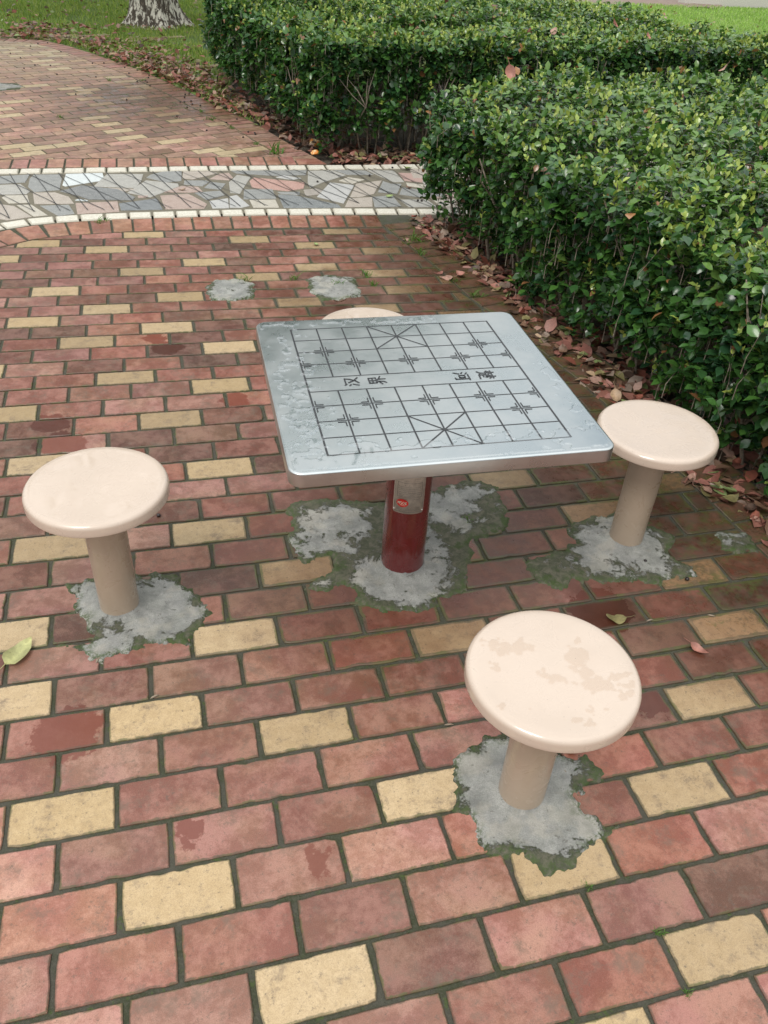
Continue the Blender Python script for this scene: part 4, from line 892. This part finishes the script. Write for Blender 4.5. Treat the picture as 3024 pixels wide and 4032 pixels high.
for (ix, iy, z, var, s, lab) in [(2010, 300, .86, 0, 1.5, 'large pinkish leaf standing up on the back edge of the near hedge'), (2850, 272, .80, 9, 1.1, 'pink leaf caught on top of the near hedge at the right edge'), (1870, 405, .78, 1, 1.0, 'rust red leaf lodged at the top left corner of the near hedge'), (2115, 400, .79, 0, .9, 'pinkish leaf on the near hedge, right of the top left corner'), (2205, 480, .78, 5, 1., 'dull red leaf sunk in the top of the near hedge'), (2680, 270, .80, 3, .9, 'tan leaf on the back of the near hedge'), (2000, 435, .78, 9, .8, 'dusty pink leaf on the near hedge front edge'),
    (2180, 125, .83, 9, 1.1, 'pinkish leaf on the far hedge, the middle one of three'), (2085, 130, .83, 0, 1., 'red pink leaf on the far hedge, left of two others'), (2420, 95, .83, 1, 1.2, 'dark red leaf on the far hedge near the lawn'), (1755, 5, .83, 5, 1., 'dull red leaf on the far hedge at the top of the picture'), (1950, 30, .83, 2, 1.2, 'brown leaf on the far hedge near the top of the picture'), (2550, 145, .83, 0, .9, 'small pink leaf at the right end of the far hedge'), (1970, 60, .83, 3, .9, 'tan leaf on the far hedge below a brown one')]:
    x, y = px(ix, iy, z); put(var, x, y, z, random.uniform(0, 6.28), .9, s, lab, 'fallen leaves')
def LE(y): return np.interp(y, [.6, 1.06, 1.4, 2.0, 2.36, 3.39, 3.9, 4.4], [2.36, 2.24, 2.17, 2.15, 2.08, 2.06, 1.95, 1.94])
WTS = [0, 1, 1, 2, 2, 2, 3, 4, 4, 5, 5, 6, 7, 7, 8, 8, 8, 9, 11, 12, 12, 13, 15, 17, 18]
for i in range(150):
    y = random.uniform(.85, 4.38); d = abs(random.gauss(0, .16)); x = LE(y)+d-.02
    put(random.choice(WTS), x, y, random.uniform(0, .03)*(d > .03), None, random.uniform(0, .5), random.uniform(.75, 1.2), 'dry reddish or brown leaf in the litter along the foot of the near hedge', 'leaf litter at the foot of the near hedge')
for i in range(60):
    x = random.uniform(1.72, 3.0); y = 5.70+abs(random.gauss(0, .13)); x = max(x, 1.62+(5.75-y)*.2)
    put(random.choice(WTS), x, y, random.uniform(0, .03), None, random.uniform(0, .5), random.uniform(.8, 1.25), 'dry leaf in the litter at the front foot of the far hedge', 'leaf litter at the foot of the far hedge')
EX = np.array(EDGE)
def edge_x(y): return np.interp(y, EX[:12, 1], EX[:12, 0])
for i in range(70):
    y = random.uniform(5.9, 9.4); x = edge_x(y)+.03+abs(random.gauss(0, .17))
    put(random.choice(WTS), x, y, random.uniform(.0, .035), None, random.uniform(0, .5), random.uniform(.85, 1.35), 'dry leaf on the grass strip between plaza edge and far hedge', 'leaves between the plaza and the far hedge')
LAWNV = []
# the many smaller ones further off are one mass
mbl = []; N_ = 5600
P = np.zeros((N_, 3)); k = 0
while k < N_:
    c = random.random()
    if c < .36: y = random.uniform(.3, 4.38); x = LE(y)+abs(random.gauss(.06, .30)); z = random.uniform(-.02, .012)
    elif c < .56: y = 5.70+abs(random.gauss(0, .25)); x = random.uniform(1.68, 4.6); z = random.uniform(-.03, .01)
    elif c < .74: y = random.uniform(6., 10.2); x = edge_x(y)+abs(random.gauss(.1, .38)); z = random.uniform(-.01, .03)
    elif c < .88: y = random.uniform(8.5, 12.2); x = edge_x(y)+abs(random.gauss(.2, .6)); z = random.uniform(.02, .05)
    elif c < .90: y = random.uniform(11.1, 11.6); x = random.uniform(-1.6, -.5); z = .02
    elif c < .95: y = random.uniform(11, 16); x = random.uniform(-2.5, 2.2); z = .045
    else: y = random.uniform(8, 16); x = random.uniform(4.8, 13); z = .05
    if x > 12: continue
    P[k] = (x, y, z); k += 1
d = rng.normal(0, 1, (N_, 3)); d[:, 2] *= .3; up = rng.normal(0, .35, (N_, 3)); up[:, 2] += 1
Lr = rng.uniform(.05, .095, N_)
CC = np.array([c for _, c in DCOL])[rng.choice(10, N_, p=[.17, .10, .15, .10, .07, .14, .04, .09, .06, .08])]*rng.uniform(.7, 1.2, (N_, 1))
V, Fc, C = leaves(P, d, up, Lr, Lr*rng.uniform(.5, .75, N_), CC)
tag(link('leaf_litter', npmesh('leaf_litter', V, Fc, 3, C), DEAD), 'scattered mass of small dry leaves under the hedges and over the lawn', 'leaf litter', kind='stuff')

# ------------------------------------------------------------------ grass
def blades(n, fx, hmin, hmax, wd, cols, name, lab):
    P = fx(n); n = len(P); h = rng.uniform(hmin, hmax, n); a = rng.uniform(0, 6.28, n); ln = rng.normal(0, .45, (n, 2))
    s = np.stack([np.cos(a), np.sin(a), 0*a], 1)*(wd*rng.uniform(.6, 1.4, n))[:, None]/2
    mid = P+np.stack([ln[:, 0]*h*.4, ln[:, 1]*h*.4, h*.6], 1); tip = P+np.stack([ln[:, 0]*h*1.2, ln[:, 1]*h*1.2, h*(.95-.3*np.abs(ln[:, 0]))], 1)
    V = np.stack([P-s, P+s, mid+s*.8, mid-s*.8, tip], 1).reshape(-1, 3)
    b = np.arange(n)[:, None]*5; F_ = np.concatenate([b+[0, 1, 2], b+[0, 2, 3], b+[3, 2, 4]])
    cc = np.array(cols)[rng.choice(len(cols), n)]*rng.uniform(.75, 1.25, (n, 1)); C = np.repeat(cc[:, None], 5, 1).reshape(-1, 3)
    o = link(name, npmesh(name, V, F_, 3, C), GRASS); tag(o, lab, 'grass', kind='stuff'); return o
GC = [(.18, .28, .045), (.25, .36, .06), (.34, .40, .075), (.15, .24, .04), (.42, .43, .14)]
def g_near(n):
    y = rng.uniform(6.9, 17.5, n)**1.; x = rng.uniform(-3.4, 2.6, n); ex = np.where(y < 11.2, np.interp(y, EX[:12, 1], EX[:12, 0]), -9)
    patch = np.array([mn.noise(Vector((a*1.6, b*1.6, 0))) for a, b in zip(x, y)])
    dd = x-ex; k = (dd > .015+rng.random(n)*.04) & (rng.random(n) < np.where(y < 8.6, .5, 1)) & (rng.random(n) < .85+patch) & ~((y < 9) & (x > interp(HL, y)+.12)) & (np.hypot(x-.6, y-12.6) > .38) & ((y > 11.35) | (x > -1.1))
    k &= ~((y < 9.8) & (rng.random(n) < .5) & (x > ex+.25))
    return np.stack([x, y, np.full(n, -.012)], 1)[k]
blades(105000, g_near, .035, .075, .0065, GC, 'grass', 'green lawn grass left of the far hedge and around the tree')
def g_far(n):
    y = rng.uniform(5.8, 17.1, n); x = rng.uniform(4.7, 16, n); k = (x > np.interp(y, [5.8, 9.4], [5.3, 5.0])) & (x < 4.5+y*.62) & (rng.random(n) > .0)
    return np.stack([x, y, np.full(n, -.012)], 1)[k]
blades(95000, g_far, .03, .06, .010, [(.30, .48, .10), (.36, .54, .12), (.26, .42, .09), (.42, .54, .18)], 'grass', 'bright short lawn grass beyond the hedges at the right')
# weeds in the joints
WEED = []
for s in range(4):
    v = []; f = []; rr = random.Random(s)
    n = 26; P = np.array([[rr.gauss(0, .012), rr.gauss(0, .008), -.004] for _ in range(n)]); 
    V = []; Fq = []
    for i in range(n):
        a = rr.uniform(0, 6.28); h = rr.uniform(.008, .03); w_ = .0012; sx_, sy_ = math.cos(a)*w_, math.sin(a)*w_; lx, ly_ = rr.gauss(0, .8)*h, rr.gauss(0, .8)*h; b = len(V)
        x, y, z = P[i]; V += [(x-sx_, y-sy_, z), (x+sx_, y+sy_, z), (x+lx*.5+sx_*1.4, y+ly_*.5+sy_*1.4, z+h*.7), (x+lx*.5-sx_*1.4, y+ly_*.5-sy_*1.4, z+h*.7), (x+lx, y+ly_, z+h)]; Fq += [(b, b+1, b+2, b+3), (b+3, b+2, b+4)]
    me = pymesh('weed_tuft', V, Fq); a = me.color_attributes.new('tint', 'FLOAT_COLOR', 'POINT'); a.data.foreach_set('color', [q for _ in V for q in (.10*rr.uniform(.7, 1.4), .22*rr.uniform(.7, 1.3), .035, 1)]); me.materials.append(GRASS); WEED.append(me)
def weed(x, y, s, lab, grp): o = bpy.data.objects.new('weed_tuft', random.choice(WEED)); COL.objects.link(o); o.location = (x, y, 0); o.scale = (s, s, s*.95); o.rotation_euler = (0, 0, random.uniform(0, 6)); tag(o, lab, 'weed', grp)
GW_ = 'weeds growing in the paving joints'
for i, (ix, iy, s, lab) in enumerate([(1085, 598, 3.4, 'broad weed tuft at the corner of the far plaza beside the kerb'), (1632, 948, 2.6, 'tall grassy weed near the hedge litter on the near paving'), (1655, 995, 1.6, 'low weed just right of the tall grassy one'), (1448, 1085, 1.5, 'weed beside the square concrete patch'), (1470, 1122, 1.3, 'weed in front of the square concrete patch, right side'), (960, 1100, 1.5, 'weed on the right rim of the round concrete patch'), (1155, 1100, 1.3, 'weed left of the square concrete patch'), (2316, 3494, .45, 'tiny weed in a joint below the nearest stool'), (2592, 3672, .5, 'tiny weed at the left corner of the big yellow brick, lower right'), (2706, 3912, .5, 'tiny weed at the bottom corner of the big yellow brick, lower right'), (1840, 2050, .9, 'bright green moss tuft right of the red pillar'), (395, 876, 1.6, 'weed in a joint of the red border course, left'), (830, 470, 1.7, 'grass line in the joint of the plaza border, middle'), (910, 505, 1.4, 'grass line in the joint of the plaza border, lower'), (790, 440, 1.4, 'grass line in the joint of the plaza border, upper'), (1010, 570, 1.1, 'small weed left of the broad corner tuft'), (240, 462, 1.3, 'weed in the far plaza joints near the left edge'), (430, 318, 1.3, 'weed in the far plaza joints, highest one'), (565, 318, 1.4, 'weed in the far plaza, right of the highest one'), (1790, 1108, 1.2, 'weed at a yellow half brick near the hedge'), (1870, 1165, 1.6, 'weed by the last yellow half brick near the hedge'), (1330, 1120, 1.2, 'weed behind the rear stool')]):
    x, y = px(ix, iy); weed(x, y, s, lab, GW_)
# black berries dropped on the far plaza
bm = bmesh.new(); bmesh.ops.create_icosphere(bm, subdivisions=2, radius=.0085)
for vv in bm.verts: vv.co *= 1+.12*mn.noise(vv.co*300)
BER = bpy.data.meshes.new('berry'); bm.to_mesh(BER); bm.free(); smooth(BER); BER.materials.append(flat_mat('black_berry', (.018, .012, .012), .35))
def berry(x, y, lab, grp, s=1.): o = bpy.data.objects.new('berry', BER); COL.objects.link(o); o.location = (x, y, .006*s); o.scale = (s, s, s*.85); tag(o, lab, 'berry', grp)
for i in range(46):
    y = random.uniform(6.4, 10.9); x = edge_x(y)-abs(random.gauss(0, .75)) if i % 3 else edge_x(y)-abs(random.gauss(0, .18))
    berry(x, y, 'black fallen berry on the far brick plaza', 'black berries on the far plaza')
for ix, iy, lab in ((625, 2033, 'black berry on the bricks right of the left stool seat'), (2704, 2284, 'black berry on a buff brick right of the right stool'), (2539, 2214, 'black berry on the footing of the right stool'), (2498, 2197, 'smaller black berry at the pillar foot of the right stool')):
    x, y = px(ix, iy); berry(x, y, lab, 'black berries near the stools', .85)
for ix, iy in ((1250, 718), (1455, 693), (1545, 663), (1645, 792), (1660, 793)):
    x, y = px(ix, iy); berry(x, y, 'black berry on the mosaic slabs', 'black berries on the mosaic')
# seed husks near the stools
v, f = tube([(0, -.013, .001), (0, -.006, .003), (0, .004, .0035), (0, .013, .001)], [.0004, .0026, .0024, .0004], 8, True); HUSK = pymesh('seed_husk', v, f, True); HUSK.materials.append(flat_mat('husk', (.24, .19, .14), .6))
for ix, iy, a, lab in ((388, 2600, 60, 'brown seed husk in front of the left stool footing'), (610, 2745, 20, 'brown seed husk above a yellow brick, lower left'), (1768, 2856, -8, 'dark seed husk left of the nearest stool'), (2222, 3040, -70, 'pale seed husk on the footing of the nearest stool'), (2558, 2445, 5, 'flat seed husk right of the curled olive leaf'), (2800, 2427, -30, 'seed husk on a buff brick at the right')):
    x, y = px(ix, iy); o = bpy.data.objects.new('seed_husk', HUSK); COL.objects.link(o); o.location = (x, y, .001); o.rotation_euler = (0, 0, R(a-90)); tag(o, lab, 'seed husk', 'seed husks on the bricks')
# orange scraps in the litter
for (ix, iy, s, lab) in ((1240, 562, 1.2, 'crumpled orange white peel in the litter before the far hedge'), (1240, 600, .8, 'smaller pale orange peel below the crumpled one')):
    bm = bmesh.new(); bmesh.ops.create_icosphere(bm, subdivisions=3, radius=.04)
    for q in bm.verts: q.co *= 1+.5*mn.noise(q.co*30+Vector((ix, iy, 0))); q.co.z *= .6
    me = bpy.data.meshes.new('fruit_peel'); bm.to_mesh(me); bm.free(); smooth(me)
    m = NM('orange_peel'); m.set(Base_Color=m.mix(m.ramp(m.noise(25, 4), .42, .58), (.72, .55, .30), (.70, .25, .04)), Roughness=.6); me.materials.append(m.m)
    x, y = px(ix, iy, .02); o = link('fruit_peel', me); o.location = (x, y, .02); o.scale = (s, s, s); tag(o, lab, 'peel')

# ------------------------------------------------------------------ tree
tree = empty('tree', (.6, 12.62, -.02)); tag(tree, 'broad tree trunk with flaking whitewash on the lawn', 'tree')
v = []; f = []; SEG = 72; lev = [(-.05, .50), (.0, .44), (.06, .385), (.14, .345), (.25, .315), (.4, .30), (.7, .285), (1.2, .27), (2., .25), (3.2, .22), (4.6, .16)]
for i, (z, r) in enumerate(lev):
    for k in range(SEG):
        a = 2*math.pi*k/SEG; fl = max(0, .30-z)/.30
        rr = r*(1+.34*fl*max(0, math.cos(a*5+.7))**2+.10*mn.noise(Vector((math.cos(a)*3, math.sin(a)*3, z*.8)))+.035*mn.noise(Vector((math.cos(a)*14, math.sin(a)*14, z*5))))
        v.append((rr*math.cos(a)+.02*z, rr*math.sin(a), z))
for i in range(len(lev)-1):
    for k in range(SEG): l = (k+1) % SEG; f.append((i*SEG+k, i*SEG+l, (i+1)*SEG+l, (i+1)*SEG+k))
mb = MB(); mb.add(v, f)
LM = []
for i in range(11):
    a = i*2.4; b = Vector((.05, 0, 3.0+.14*i)); e = b+Vector((math.cos(a)*random.uniform(1.8, 4.2), math.sin(a)*random.uniform(1.8, 4.2), random.uniform(.6, 1.9)))
    md_ = b.lerp(e, .5)+Vector((0, 0, .25)); vv, ff = tube([b, md_, e], [.10, .06, .02], 8); mb.add(vv, ff); LM.append((b, md_, e))
link('trunk', mb.mesh('trunk', True), BARK, tree)
n = 26000; cen = np.array([list(random.choice(LM)[random.choice((1, 2, 2))]) for _ in range(260)])+rng.normal(0, .9, (260, 3)); cen[:, 2] = 3.6+rng.random(260)*2.3
P = cen[rng.integers(0, 260, n)]+rng.normal(0, .32, (n, 3)); Lr = rng.uniform(.10, .18, n)
cc = np.array([(.05, .11, .03), (.07, .15, .035), (.10, .18, .05), (.30, .10, .05)])[rng.choice(4, n, p=[.4, .33, .22, .05])]
V, Fc, C = leaves(P, rng.normal(0, 1, (n, 3))-np.array([0, 0, .5]), rng.normal(0, 1, (n, 3))+np.array([0, 0, 1.]), Lr, Lr*.62, cc)
link('crown', npmesh('crown', V, Fc, 3, C), LEAF, tree)

# ------------------------------------------------------------------ far wall and bare strip
bm = bmesh.new(); bmesh.ops.create_cube(bm, size=1.)
for q in bm.verts: q.co = Vector((q.co.x*14+18.6, q.co.y*.3+17.4, q.co.z*.5+.2))
bmesh.ops.bevel(bm, geom=bm.edges[:], offset=.02, segments=2); me = bpy.data.meshes.new('wall'); bm.to_mesh(me); bm.free()
o = link('low_wall', me, flat_mat('pale_render', (.55, .53, .48), .8)); tag(o, 'low pale concrete wall at the far edge of the lawn', 'wall')
me = gridmesh('soil_bank', 8.2, 12.4, 16.8, 20, .06, lambda X, Y: (np.ones(X.shape), -.02+.05*np.clip((Y-16.85)/.5, 0, 1)+.03*np.sin(X*3.1)*np.sin(Y*4)+rng.normal(0, .006, X.shape), {}))
tag(link('soil_bank', me, flat_mat('dry_soil', (.22, .17, .14), .95)), 'strip of bare brown soil beyond the lawn', kind='structure')
print('objects', len(bpy.data.objects))
